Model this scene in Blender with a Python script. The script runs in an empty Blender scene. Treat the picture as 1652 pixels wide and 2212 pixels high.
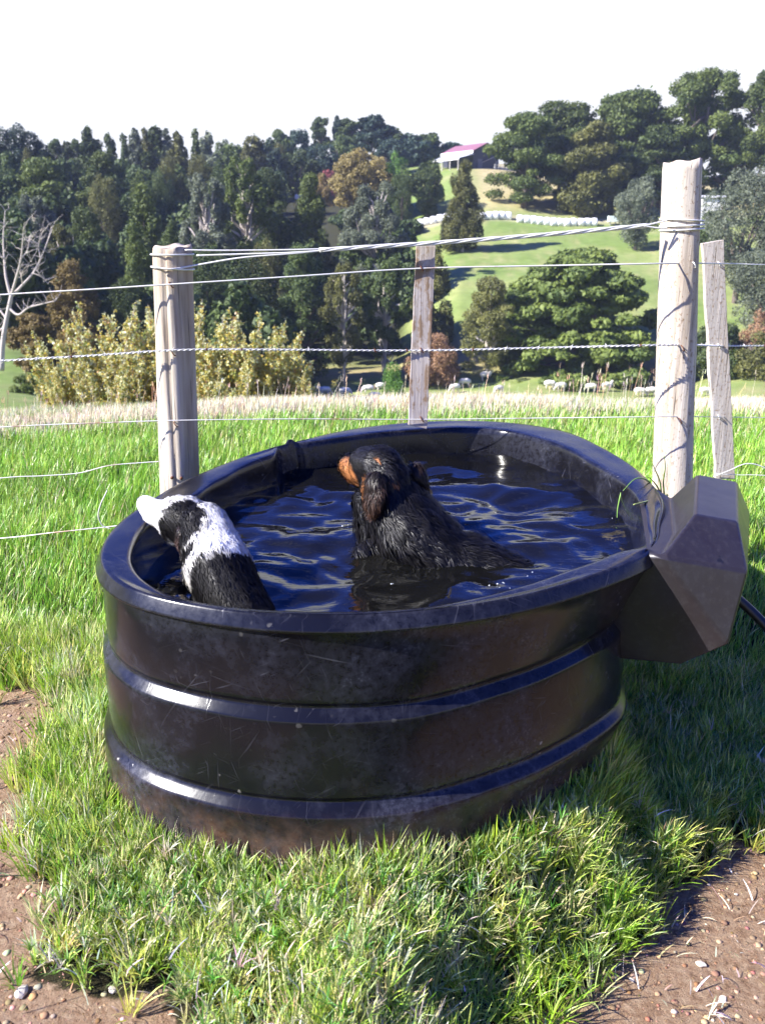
import bpy, bmesh, math, random
import numpy as np
from mathutils import Vector, Matrix

random.seed(7)
RNG = np.random.default_rng(11)
scene = bpy.context.scene
COL = scene.collection
R = math.radians

# ------------------------------------------------------------------ camera
EYE = 1.5
PITCH = R(18.0)
FPX = 1877.0
cam_d = bpy.data.cameras.new("camera")
cam = bpy.data.objects.new("camera", cam_d)
COL.objects.link(cam)
cam.location = (0, 0, EYE)
cam.rotation_euler = (R(90) - PITCH, 0, 0)
cam_d.sensor_fit = 'VERTICAL'
cam_d.sensor_height = 24.0
cam_d.lens = 24.0 * FPX / 2212.0
cam_d.clip_start = 0.05
cam_d.clip_end = 5000
cam_d.dof.use_dof = True
cam_d.dof.focus_distance = 2.9
cam_d.dof.aperture_fstop = 3.5
scene.camera = cam

# ------------------------------------------------------------------ sky, sun, exposure
SUN_EL = R(36)
SUN_DIR = Vector((-0.955, -0.30, 0)).normalized()
w = bpy.data.worlds.new("World")
scene.world = w
w.use_nodes = True
nt = w.node_tree
sky = nt.nodes.new('ShaderNodeTexSky')
sky.sky_type = 'NISHITA'
sky.sun_disc = False
sky.sun_elevation = SUN_EL
sky.sun_rotation = math.atan2(SUN_DIR.x, SUN_DIR.y)
sky.air_density = 1.0
sky.dust_density = 1.0
sky.ozone_density = 1.5
bg = nt.nodes['Background']
bg.inputs['Strength'].default_value = 0.05
# bright summer haze hugging the horizon, deep blue above it
tc_ = nt.nodes.new('ShaderNodeTexCoord')
sx_ = nt.nodes.new('ShaderNodeSeparateXYZ')
nt.links.new(tc_.outputs['Generated'], sx_.inputs[0])
rp_ = nt.nodes.new('ShaderNodeValToRGB')
rp_.color_ramp.elements[0].position = 0.215; rp_.color_ramp.elements[0].color = (1, 1, 1, 1)
rp_.color_ramp.elements[1].position = 0.26; rp_.color_ramp.elements[1].color = (0, 0, 0, 1)
nt.links.new(sx_.outputs['Z'], rp_.inputs[0])
blue_ = nt.nodes.new('ShaderNodeMix'); blue_.data_type = 'RGBA'; blue_.blend_type = 'MULTIPLY'
blue_.inputs[0].default_value = 1.0; blue_.inputs[7].default_value = (0.11, 0.43, 2.05, 1)
nt.links.new(sky.outputs[0], blue_.inputs[6])
mx_ = nt.nodes.new('ShaderNodeMix'); mx_.data_type = 'RGBA'
mx_.inputs[7].default_value = (7.4, 7.5, 7.6, 1)
nt.links.new(rp_.outputs[0], mx_.inputs[0])
nt.links.new(blue_.outputs[2], mx_.inputs[6])
nt.links.new(mx_.outputs[2], bg.inputs['Color'])
sun_d = bpy.data.lights.new("sun", 'SUN')
sun_d.energy = 5.0
sun_d.angle = R(0.53)
sun_d.color = (1.0, 0.955, 0.88)
sun = bpy.data.objects.new("sun", sun_d)
COL.objects.link(sun)
to_sun = Vector((SUN_DIR.x * math.cos(SUN_EL), SUN_DIR.y * math.cos(SUN_EL), math.sin(SUN_EL)))
sun.rotation_euler = to_sun.to_track_quat('Z', 'Y').to_euler()
scene.view_settings.view_transform = 'Standard'
scene.view_settings.look = 'None'
scene.view_settings.gamma = 1.0
scene.view_settings.exposure = 1.6
scene.render.engine = 'CYCLES'
scene.cycles.use_denoising = True
scene.cycles.max_bounces = 6
scene.cycles.diffuse_bounces = 3
scene.cycles.glossy_bounces = 3
scene.cycles.transmission_bounces = 3
scene.cycles.transparent_max_bounces = 8
scene.cycles.sample_clamp_indirect = 6.0
scene.cycles.use_adaptive_sampling = True
scene.cycles.adaptive_threshold = 0.02
scene.render.film_transparent = False

# ------------------------------------------------------------------ helpers
CP, SP = math.cos(PITCH), math.sin(PITCH)

def ray(u, v):
    a = (u - 826.0) / FPX
    b = (1106.0 - v) / FPX
    return Vector((a, CP + b * SP, -SP + b * CP))

def at(u, v, Y):
    """world point seen in direction (u, v) at ground distance Y"""
    d = ray(u, v)
    s = Y / d.y
    return Vector((d.x * s, Y, EYE + d.z * s))

def flat(u, v, z):
    """world point seen in direction (u, v) at height z"""
    d = ray(u, v)
    s = (z - EYE) / d.z
    return Vector((d.x * s, d.y * s, z))

def tag(o, label=None, cat=None, group=None, kind=None):
    if label: o['label'] = label
    if cat: o['category'] = cat
    if group: o['group'] = group
    if kind: o['kind'] = kind
    return o

def empty(name, loc, rz=0.0):
    o = bpy.data.objects.new(name, None)
    o.empty_display_size = 0.1
    COL.objects.link(o)
    o.location = loc
    o.rotation_euler = (0, 0, rz)
    return o

def link(name, me, parent=None):
    o = bpy.data.objects.new(name, me)
    COL.objects.link(o)
    if parent is not None:
        o.parent = parent
    return o

def np_mesh(name, V, quads=None, tris=None, mat=None, col=None, smooth=False, fac=None):
    """mesh from numpy arrays; col = per-vertex rgb (n,3)"""
    me = bpy.data.meshes.new(name)
    V = np.asarray(V, dtype=np.float32)
    nq = 0 if quads is None else len(quads)
    ntr = 0 if tris is None else len(tris)
    me.vertices.add(len(V))
    me.vertices.foreach_set('co', V.ravel())
    idx = []
    if nq: idx.append(np.asarray(quads, dtype=np.int32).ravel())
    if ntr: idx.append(np.asarray(tris, dtype=np.int32).ravel())
    idx = np.concatenate(idx)
    me.loops.add(len(idx))
    me.loops.foreach_set('vertex_index', idx)
    me.polygons.add(nq + ntr)
    st = np.concatenate([np.arange(nq) * 4, nq * 4 + np.arange(ntr) * 3]).astype(np.int32)
    me.polygons.foreach_set('loop_start', st)
    if smooth:
        me.polygons.foreach_set('use_smooth', np.ones(nq + ntr, dtype=bool))
    me.update(calc_edges=True)
    if col is not None:
        a = me.color_attributes.new('col', 'FLOAT_COLOR', 'POINT')
        c = np.ones((len(V), 4), dtype=np.float32)
        c[:, :3] = col
        a.data.foreach_set('color', c.ravel())
    if fac is not None:
        a = me.attributes.new('fac', 'FLOAT', 'POINT')
        a.data.foreach_set('value', np.asarray(fac, dtype=np.float32))
    if mat: me.materials.append(mat)
    return me

def _hash(ix, iy, seed):
    h = (ix.astype(np.int64) * 374761393 + iy.astype(np.int64) * 668265263 + seed * 144269) & 0x7fffffff
    h = ((h ^ (h >> 13)) * 1274126177) & 0x7fffffff
    return ((h ^ (h >> 16)) & 0xffff) / 65535.0

def vnoise(x, y, seed=0):
    x = np.asarray(x, dtype=float); y = np.asarray(y, dtype=float)
    ix = np.floor(x); iy = np.floor(y)
    fx = x - ix; fy = y - iy
    fx = fx * fx * (3 - 2 * fx); fy = fy * fy * (3 - 2 * fy)
    a = _hash(ix, iy, seed); b = _hash(ix + 1, iy, seed)
    c = _hash(ix, iy + 1, seed); d = _hash(ix + 1, iy + 1, seed)
    return (a * (1 - fx) + b * fx) * (1 - fy) + (c * (1 - fx) + d * fx) * fy

def fbm(x, y, seed=0, oct=4):
    s = 0; a = 0.5; t = 0
    for k in range(oct):
        s = s + a * vnoise(np.asarray(x) * 2 ** k, np.asarray(y) * 2 ** k, seed + k)
        t += a; a *= 0.5
    return s / t

class NB:
    """small node builder"""
    def __init__(self, name):
        self.m = bpy.data.materials.new(name)
        self.m.use_nodes = True
        self.t = self.m.node_tree
        self.p = self.t.nodes['Principled BSDF']
        self.out = self.t.nodes['Material Output']
    def n(self, typ, **kw):
        nd = self.t.nodes.new(typ)
        for k, v in kw.items():
            if k.startswith('i_'):
                key = k[2:]
                nd.inputs[int(key) if key.isdigit() else key.replace('_', ' ')].default_value = v
            else:
                setattr(nd, k, v)
        return nd
    def l(self, a, b):
        self.t.links.new(a, b)
    def coord(self, scale=(1, 1, 1), kind='Object'):
        tc = self.n('ShaderNodeTexCoord')
        mp = self.n('ShaderNodeMapping')
        mp.inputs['Scale'].default_value = scale
        self.l(tc.outputs[kind], mp.inputs[0])
        return mp.outputs[0]
    def noise(self, vec, scale, detail=4, rough=0.55, dist=0.0):
        nd = self.n('ShaderNodeTexNoise')
        nd.inputs['Scale'].default_value = scale
        nd.inputs['Detail'].default_value = detail
        nd.inputs['Roughness'].default_value = rough
        nd.inputs['Distortion'].default_value = dist
        self.l(vec, nd.inputs['Vector'])
        return nd.outputs['Fac']
    def ramp(self, fac, stops):
        nd = self.n('ShaderNodeValToRGB')
        cr = nd.color_ramp
        while len(cr.elements) < len(stops): cr.elements.new(0.5)
        for e, (p, c) in zip(cr.elements, stops):
            e.position = p
            e.color = (c[0], c[1], c[2], 1) if isinstance(c, (tuple, list)) else (c, c, c, 1)
        self.l(fac, nd.inputs[0])
        return nd.outputs[0]
    def mix(self, fac, a, b, typ='MIX'):
        nd = self.n('ShaderNodeMix', data_type='RGBA', blend_type=typ)
        for s, v in ((nd.inputs[0], fac), (nd.inputs[6], a), (nd.inputs[7], b)):
            if isinstance(v, (int, float)): s.default_value = v
            elif isinstance(v, (tuple, list)): s.default_value = (v[0], v[1], v[2], 1)
            else: self.l(v, s)
        return nd.outputs[2]
    def math(self, op, a, b=None, clamp=False):
        nd = self.n('ShaderNodeMath', operation=op, use_clamp=clamp)
        for s, v in ((nd.inputs[0], a), (nd.inputs[1], b)):
            if v is None: continue
            if isinstance(v, (int, float)): s.default_value = v
            else: self.l(v, s)
        return nd.outputs[0]
    def bump(self, h, strength=0.3, dist=0.01, normal=None):
        nd = self.n('ShaderNodeBump')
        nd.inputs['Strength'].default_value = strength
        nd.inputs['Distance'].default_value = dist
        self.l(h, nd.inputs['Height'])
        if normal is not None: self.l(normal, nd.inputs['Normal'])
        self.l(nd.outputs[0], self.p.inputs['Normal'])
        return nd.outputs[0]
    def set(self, **kw):
        for k, v in kw.items():
            s = self.p.inputs[k.replace('_', ' ')]
            if isinstance(v, (int, float)): s.default_value = v
            elif isinstance(v, (tuple, list)): s.default_value = (v[0], v[1], v[2], 1)
            else: self.l(v, s)
        return self

def simple(name, c, rough=0.6, metal=0.0, spec=0.5):
    b = NB(name)
    b.set(Base_Color=c, Roughness=rough, Metallic=metal)
    b.p.inputs['Specular IOR Level'].default_value = spec
    return b.m

def leaf_mat(name, colA=None, colB=None, transl=0.35, rough=0.55, spec=0.35, objvar=0.0):
    """leaves: colour from attribute 'col', or a mix of two greens by attribute 'fac'"""
    b = NB(name)
    at_ = b.n('ShaderNodeAttribute')
    if colA is None:
        at_.attribute_name = 'col'
        c = at_.outputs['Color']
    else:
        at_.attribute_name = 'fac'
        c = b.mix(at_.outputs['Fac'], colA, colB)
        if objvar:
            oi = b.n('ShaderNodeObjectInfo')
            c = b.mix(1.0, c, b.ramp(oi.outputs['Random'], [(0, 1 - objvar), (1, 1 + objvar)]), 'MULTIPLY')
    b.set(Base_Color=c, Roughness=rough)
    b.p.inputs['Specular IOR Level'].default_value = spec
    tr = b.n('ShaderNodeBsdfTranslucent')
    b.l(c, tr.inputs['Color'])
    mx = b.n('ShaderNodeMixShader')
    mx.inputs[0].default_value = transl
    b.l(b.p.outputs[0], mx.inputs[1]); b.l(tr.outputs[0], mx.inputs[2])
    b.l(mx.outputs[0], b.out.inputs['Surface'])
    return b.m

def tube_arrays(pts, rad, seg=8, cap=True):
    """swept tube through pts; rad is a number or list"""
    pts = [Vector(p) for p in pts]
    n = len(pts)
    rad = [rad] * n if isinstance(rad, (int, float)) else rad
    V, F = [], []
    prev = None
    for i, p in enumerate(pts):
        t = (pts[min(i + 1, n - 1)] - pts[max(i - 1, 0)]).normalized()
        if prev is None:
            a = t.cross(Vector((0, 0, 1)))
            if a.length < 1e-3: a = t.cross(Vector((1, 0, 0)))
            a.normalize()
        else:
            a = (prev - t * prev.dot(t)).normalized()
        prev = a
        b = t.cross(a)
        for k in range(seg):
            an = 2 * math.pi * k / seg
            V.append(p + (a * math.cos(an) + b * math.sin(an)) * rad[i])
    for i in range(n - 1):
        for k in range(seg):
            F.append((i * seg + k, i * seg + (k + 1) % seg, (i + 1) * seg + (k + 1) % seg, (i + 1) * seg + k))
    if cap:
        F.append(tuple(range(seg - 1, -1, -1)))
        F.append(tuple((n - 1) * seg + k for k in range(seg)))
    return V, F

class MB:
    """collects pieces into one mesh"""
    def __init__(self): self.V = []; self.F = []
    def add(self, V, F):
        o = len(self.V)
        self.V += [Vector(v) for v in V]
        self.F += [tuple(i + o for i in f) for f in F]
        return self
    def tube(self, pts, rad, seg=8, cap=True): return self.add(*tube_arrays(pts, rad, seg, cap))
    def box(self, c, s, rz=0.0, M=None):
        c = Vector(c); V = []
        for dx in (-.5, .5):
            for dy in (-.5, .5):
                for dz in (-.5, .5):
                    q = Vector((dx * s[0], dy * s[1], dz * s[2]))
                    q = Matrix.Rotation(rz, 3, 'Z') @ q
                    V.append(c + q)
        return self.add(V, [(0, 1, 3, 2), (4, 6, 7, 5), (0, 4, 5, 1), (2, 3, 7, 6), (0, 2, 6, 4), (1, 5, 7, 3)])
    def mesh(self, name, mat, smooth=False):
        me = bpy.data.meshes.new(name)
        me.from_pydata([tuple(v) for v in self.V], [], self.F)
        me.materials.append(mat)
        if smooth:
            for p in me.polygons: p.use_smooth = True
        me.update()
        return me
    def build(self, name, mat, parent=None, smooth=False):
        return link(name, self.mesh(name, mat, smooth), parent)

def spline(pts, n):
    """Catmull-Rom through 3-D points"""
    P_ = [Vector(p) for p in pts]
    P_ = [P_[0] * 2 - P_[1]] + P_ + [P_[-1] * 2 - P_[-2]]
    out = []
    m = len(P_) - 3
    for k in range(n):
        t = k / (n - 1) * m
        i = min(int(t), m - 1); f = t - i
        a, b, c, d = P_[i:i + 4]
        out.append(0.5 * ((2 * b) + (c - a) * f + (2 * a - 5 * b + 4 * c - d) * f * f + (3 * b - a - 3 * c + d) * f ** 3))
    return out

# ------------------------------------------------------------------ terrain
YS = np.array([0, 7.2, 8.2, 9.2, 12, 25, 45, 60, 85, 110, 125, 150, 165, 180, 230, 300, 420, 900], dtype=float)
SC = np.array([-1.2, -0.44, -0.22, -0.10, 0.0, 0.09, 0.20, 0.32, 0.44, 1.2])
ZT = np.array([
 [0, 0, -.1, -.35, -1.1, -4.2, -7.5, -9, -10, -7, -5, 0, 2.5, 5, 12, 18, 20, 10],
 [0, 0, -.1, -.35, -1.1, -4.0, -6.8, -8.6, -9, -7, -5, 0, 2.5, 5, 12, 18, 20, 10],
 [0, 0, -.1, -.35, -1.1, -4.2, -8.5, -12.5, -14.5, -15, -13, -7, -4, 0, 10, 20, 22, 10],
 [0, 0, -.1, -.35, -1.1, -4.3, -9.5, -14.5, -16, -16.6, -15, -9, -5, -1, 9, 21, 25, 10],
 [0, 0, -.1, -.35, -1.1, -4.3, -9.5, -15, -16.2, -16.6, -15, -8, -3, 1, 11, 22, 25, 10],
 [0, 0, -.1, -.35, -1.1, -4.3, -9.5, -15, -16.2, -15.8, -9, -3.5, -.5, 3.5, 16.4, 21, 24, 10],
 [0, 0, -.1, -.35, -1.1, -4.3, -9.5, -14.5, -16.0, -16.0, -9, -3.2, -.3, 3.2, 14, 19, 22, 10],
 [0, 0, -.1, -.35, -1.1, -4.3, -9.5, -14.5, -16.5, -16.0, -9, -3, 0, 3.2, 12, 17, 20, 10],
 [0, 0, -.1, -.35, -1.1, -4.2, -9.0, -13, -15, -14, -9, -2.5, 1, 4.5, 12, 17, 20, 10],
 [0, 0, -.1, -.35, -1.1, -4.2, -9.0, -13, -15, -14, -9, -2.5, 1, 4.5, 12, 17, 20, 10]], dtype=float)

def crest_shift(s):
    return np.clip(-(s + 0.12) * 2.4, 0, 0.85)

def ground(x, y):
    x = np.asarray(x, dtype=float); y = np.asarray(y, dtype=float)
    yy = np.maximum(y, 0.01)
    s = np.clip(x / np.maximum(yy, 3.0), -1.15, 1.15)
    yq = np.clip(yy + crest_shift(s) * np.exp(-(yy / 18.0) ** 2), 0, 890)
    fi = np.interp(s, SC, np.arange(len(SC)))
    i0 = np.clip(np.floor(fi).astype(int), 0, len(SC) - 2); fs = fi - i0
    fs = fs * fs * (3 - 2 * fs)
    fj = np.interp(yq, YS, np.arange(len(YS)))
    j0 = np.clip(np.floor(fj).astype(int), 0, len(YS) - 2); fj = fj - j0
    def cub(row):
        # monotone-ish smooth interpolation along Y
        jm = np.clip(j0 - 1, 0, len(YS) - 1); jp = np.clip(j0 + 2, 0, len(YS) - 1)
        y0, y1 = YS[j0], YS[j0 + 1]
        z0, z1 = ZT[row, j0], ZT[row, j0 + 1]
        d = (z1 - z0) / (y1 - y0)
        dm = np.where(j0 > 0, (z0 - ZT[row, jm]) / np.maximum(y0 - YS[jm], 1e-3), d)
        dp = np.where(jp > j0 + 1, (ZT[row, jp] - z1) / np.maximum(YS[jp] - y1, 1e-3), d)
        m0 = np.where(np.abs(d) + np.abs(dm) > 0, 0.5 * (d + dm), 0) * np.where(d * dm > 0, 1, 0)
        m1 = np.where(np.abs(d) + np.abs(dp) > 0, 0.5 * (d + dp), 0) * np.where(d * dp > 0, 1, 0)
        h = y1 - y0; t = fj
        return (2 * t**3 - 3 * t**2 + 1) * z0 + (t**3 - 2 * t**2 + t) * h * m0 + (-2 * t**3 + 3 * t**2) * z1 + (t**3 - t**2) * h * m1
    z = cub(i0) * (1 - fs) + cub(i0 + 1) * fs
    far = np.clip((yy - 14) / 60, 0, 1)
    z = z + far * (fbm(x / 22.0, y / 22.0, 3, 3) - 0.5) * 1.6
    z = z + (fbm(x * 1.3, y * 1.3, 5, 3) - 0.5) * 0.05 * np.clip(1 - yy / 30, 0, 1)
    z = z + (fbm(x * 7, y * 7, 9, 3) - 0.5) * 0.022 * np.clip(1 - yy / 12, 0, 1)
    # worn soil lies lower than the turf, with a small bank between them
    nr = (y > .3) & (y < 3.6) & (np.abs(x) < 3.5)
    if nr.any():
        sd = dirt_sd(x[nr], y[nr])
        t = np.clip((sd + .02) / .11, 0, 1); t = t * t * (3 - 2 * t)
        z = np.array(z)
        z[nr] -= (1 - t) * np.where(x[nr] > 0, .050, .012) * np.clip((3.4 - y[nr]) / .4, 0, 1)
        # the ground falls away to the right of the trough and down to the bare soil
        sr = dirt_sd(x[nr], y[nr], 1)
        d1 = np.clip((.27 - sr) / .25, 0, 1)
        xe = .62 + .10 * (fbm(y[nr] * 3, y[nr] * 0, 13, 2) - .5)
        d2 = np.clip((x[nr] - xe) / .20, 0, 1) * np.clip((y[nr] - 1.75) / .35, 0, 1)
        d = np.maximum(d1, d2)
        z[nr] -= .155 * d * d * (3 - 2 * d) * np.clip((3.5 - y[nr]) / .8, 0, 1) * np.clip((3.4 - x[nr]) / 1.2, 0, 1)
    return z

def gz(x, y):
    return float(ground(np.array([x]), np.array([y]))[0])

# bare soil outlines on the ground (world x, y)
def poly_world(pts, z=0.0):
    return np.array([[flat(u, v, z).x, flat(u, v, z).y] for u, v in pts])
DIRT = [poly_world([(-700, 1480), (60, 1490), (125, 1530), (100, 1600), (45, 1660), (70, 1760), (50, 1850), (75, 1930),
                    (110, 1990), (130, 2080), (330, 2150), (420, 2230), (400, 2800), (-900, 2800)]),
        poly_world([(1000, 2800), (1040, 2260), (1150, 2180), (1240, 2130), (1330, 2075), (1400, 1985), (1480, 1890), (1600, 1825),
                    (1700, 1790), (2300, 1700), (2600, 2800)], -.19)]

def inpoly(px, py, poly):
    inside = np.zeros(px.shape, dtype=bool)
    n = len(poly)
    for i in range(n):
        x1, y1 = poly[i]; x2, y2 = poly[(i + 1) % n]
        c = ((y1 > py) != (y2 > py)) & (px < (x2 - x1) * (py - y1) / (y2 - y1 + 1e-12) + x1)
        inside ^= c
    return inside

def segdist(px, py, poly):
    d = np.full(px.shape, 1e9)
    n = len(poly)
    for i in range(n):
        x1, y1 = poly[i]; x2, y2 = poly[(i + 1) % n]
        dx, dy = x2 - x1, y2 - y1
        t = np.clip(((px - x1) * dx + (py - y1) * dy) / (dx * dx + dy * dy + 1e-12), 0, 1)
        d = np.minimum(d, np.hypot(px - x1 - t * dx, py - y1 - t * dy))
    return d

def dirt_sd(px, py, only=None):
    """signed distance to bare soil, negative inside"""
    best = np.full(px.shape, 1e9)
    for poly in (DIRT if only is None else [DIRT[only]]):
        d = segdist(px, py, poly)
        d = np.where(inpoly(px, py, poly), -d, d)
        best = np.minimum(best, d)
    return best + (fbm(px * 9, py * 9, 21, 3) - 0.5) * 0.16

def build_ground():
    N = 620
    t = np.linspace(-1, 1, N)
    k = 7.0
    xs = 700 * np.sinh(k * t) / np.sinh(k)
    t2 = np.linspace(-0.62, 1, N)
    ys = 1.9 + 880 * np.sinh(7.0 * t2) / np.sinh(7.0)
    X, Yg = np.meshgrid(xs, ys)
    X = X.ravel(); Yg = Yg.ravel()
    Z = ground(X, Yg)
    V = np.stack([X, Yg, Z], 1)
    i = np.arange(N * N).reshape(N, N)
    q = np.stack([i[:-1, :-1], i[:-1, 1:], i[1:, 1:], i[1:, :-1]], -1).reshape(-1, 4)
    # fac: 1 bare soil, 0 turf ; colour carries the far pasture
    near = Yg < 6
    fac = np.zeros(len(X))
    sd = dirt_sd(X[near], Yg[near])
    fac[near] = np.clip(0.5 - sd / 0.08, 0, 1)
    col = np.zeros((len(X), 3))
    soil = np.array([.050, .045, .022])
    g1 = np.array([.165, .235, .060]); g2 = np.array([.25, .29, .10]); tan = np.array([.44, .36, .20])
    n1 = fbm(X / 9, Yg / 9, 31, 4); n2 = fbm(X / 2.2, Yg / 2.2, 37, 4)
    a = np.clip((n1 - 0.35) * 2.2, 0, 1)[:, None]
    past = g1 * (1 - a) + g2 * a
    n3 = np.clip((fbm(X / 26 + 7, Yg / 14, 43, 3) - .48) * 4, 0, 1)[:, None] * .55
    past = past * (1 - n3) + np.array([.32, .29, .13]) * n3
    t_ = np.clip((n2 - 0.52) * 3, 0, 1)[:, None] * 0.45
    past = past * (1 - t_) + tan * t_
    s = X / np.maximum(Yg, 1)
    # dry crest, tan hill face below the barn
    crest = np.exp(-((Yg - 9.0) / 2.2) ** 2)[:, None]
    past = past * (1 - crest) + tan * crest
    hill = (np.clip((Yg - 183) / 8, 0, 1) * np.clip((s - 0.09) / 0.02, 0, 1))[:, None] * np.clip(0.95 - 0.4 * n1, 0, 1)[:, None]
    past = past * (1 - hill) + np.array([.50, .40, .22]) * hill
    rim = np.exp(-((Yg - 114) / 4.0) ** 2)[:, None] * 0.8
    past = past * (1 - rim) + np.array([.36, .27, .15]) * rim
    trk = np.exp(-((Yg - 181.5) / 1.6) ** 2)[:, None]
    past = past * (1 - trk) + np.array([.45, .38, .28]) * trk
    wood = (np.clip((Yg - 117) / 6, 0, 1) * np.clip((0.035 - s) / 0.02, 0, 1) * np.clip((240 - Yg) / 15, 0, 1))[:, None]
    past = past * (1 - wood) + np.array([.035, .035, .018]) * wood  # deep shade under the stand put into the ground colour
    f = np.clip(np.maximum((Yg - 8.0) / 3, np.maximum((np.abs(X) - Yg * .5 - .9) / 1.0, (0.4 - Yg) / .8)), 0, 1)[:, None]
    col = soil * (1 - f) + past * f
    b = NB('pasture_and_soil')
    cc = b.n('ShaderNodeAttribute'); cc.attribute_name = 'col'
    ff = b.n('ShaderNodeAttribute'); ff.attribute_name = 'fac'
    vec = b.coord()
    m1 = b.noise(vec, 6.0, 5); m2 = b.noise(vec, 45, 6, 0.7); m3 = b.noise(vec, 0.7, 5)
    soilc = b.mix(m1, (.23, .135, .078), (.42, .275, .175))
    soilc = b.mix(b.ramp(m2, [(0.42, 0.0), (0.72, 1.0)]), soilc, (.50, .37, .25))
    soilc = b.mix(b.ramp(m2, [(0.25, 1.0), (0.42, 0.0)]), soilc, (.06, .034, .021))
    edge = b.math('ADD', ff.outputs['Fac'], b.math('MULTIPLY', b.math('SUBTRACT', m2, 0.5), 0.8))
    grs = b.mix(b.ramp(m3, [(0.3, 0.0), (0.7, 1.0)]), cc.outputs['Color'], b.mix(1.0, cc.outputs['Color'], (.72, .74, .7), 'MULTIPLY'))
    c = b.mix(b.ramp(edge, [(0.4, 0.0), (0.6, 1.0)]), grs, soilc)
    b.set(Base_Color=c, Roughness=0.95)
    b.p.inputs['Specular IOR Level'].default_value = 0.15
    b.bump(b.math('ADD', b.math('MULTIPLY', b.noise(vec, 34, 8, 0.8), 1.0), b.math('MULTIPLY', b.noise(vec, 130, 4, .7), 0.35)), 1.0, 0.035)
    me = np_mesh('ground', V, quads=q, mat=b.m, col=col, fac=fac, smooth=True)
    o = link('ground', me)
    tag(o, kind='structure')
build_ground()

# ------------------------------------------------------------------ trough outlines (top of rim at z = RIM)
RIM = 0.68
OUT_PX = [(215,1201),(226,1232),(254,1260),(294,1277),(337,1291),(400,1302),(493,1319),(586,1328),(726,1333),(934,1319),(1099,1294),(1264,1249),(1347,1220),(1405,1195),(1420,1130),(1407,1048),(1376,1018),(1334,988),(1283,960),(1243,939),(1195,925),(1083,911),(986,908),(874,914),(746,930),(666,949),(555,978),(493,1000),(428,1027),(350,1066),(306,1095),(263,1124),(232,1158)]
IN_PX = [(280,1201),(286,1226),(310,1254),(354,1280),(424,1301),(500,1312),(600,1318),(768,1321),(892,1315),(1016,1294),(1099,1274),(1223,1232),(1334,1190),(1396,1181),(1391,1133),(1378,1078),(1352,1045),(1310,1018),(1267,994),(1231,972),(1189,954),(1153,945),(1083,928),(986,924),(874,930),(746,944),(690,952),(640,960),(612,953),(597,980),(539,1001),(493,1026),(430,1066),(360,1100),(312,1138),(291,1170)]
TC = Vector((0.08, 2.78, 0))
NT = 320
TH = np.arange(NT) * 2 * math.pi / NT

def polar(px):
    a = []; r = []
    for u, v in px:
        p = flat(u, v, RIM)
        a.append(math.atan2(p.y - TC.y, p.x - TC.x)); r.append(math.hypot(p.y - TC.y, p.x - TC.x))
    o = np.argsort(a); a = np.array(a)[o]; r = np.array(r)[o]
    a3 = np.concatenate([a - 2 * math.pi, a, a + 2 * math.pi]); r3 = np.concatenate([r, r, r])
    return np.interp(np.where(TH > math.pi, TH - 2 * math.pi, TH), a3, r3)

def smooth_ring(r, k):
    for _ in range(k):
        r = (np.roll(r, 1) + 2 * r + np.roll(r, -1)) / 4
    return r
R_OUT = smooth_ring(polar(OUT_PX), 22)
R_IN = smooth_ring(polar(IN_PX), 7)
R_IN = np.minimum(R_IN, R_OUT - 0.012)
# raised, buckled lip at the back left
kp = flat(612, 953, RIM)
ka = math.atan2(kp.y - TC.y, kp.x - TC.x)
dA = (TH - ka + math.pi) % (2 * math.pi) - math.pi
KINK = np.exp(-(dA / 0.022) ** 2)
SAG = np.exp(-((dA - 0.16) / 0.17) ** 2)

_dr = (np.degrees(TH) + 90) % 360          # degrees round from the front, towards the right
TAPER = np.interp(_dr, [0, 12, 28, 45, 60, 80, 110, 180, 250, 360], [0, .03, .05, .075, .12, .16, .14, .04, 0, 0])

def r_out_at(x, y):
    a = np.arctan2(y - TC.y, x - TC.x) % (2 * math.pi)
    rr = R_OUT - TAPER * 1.55
    return np.interp(a, np.append(TH, 2 * math.pi), np.append(rr, rr[0]))

def tub_gap(x, y):
    """distance outside the trough wall at the ground (negative inside)"""
    return np.hypot(x - TC.x, y - TC.y) - r_out_at(x, y) - 0.048

def ring_xyz(r, z):
    return np.stack([TC.x + r * np.cos(TH), TC.y + r * np.sin(TH), np.full(NT, 0.0) + z], 1)

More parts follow.
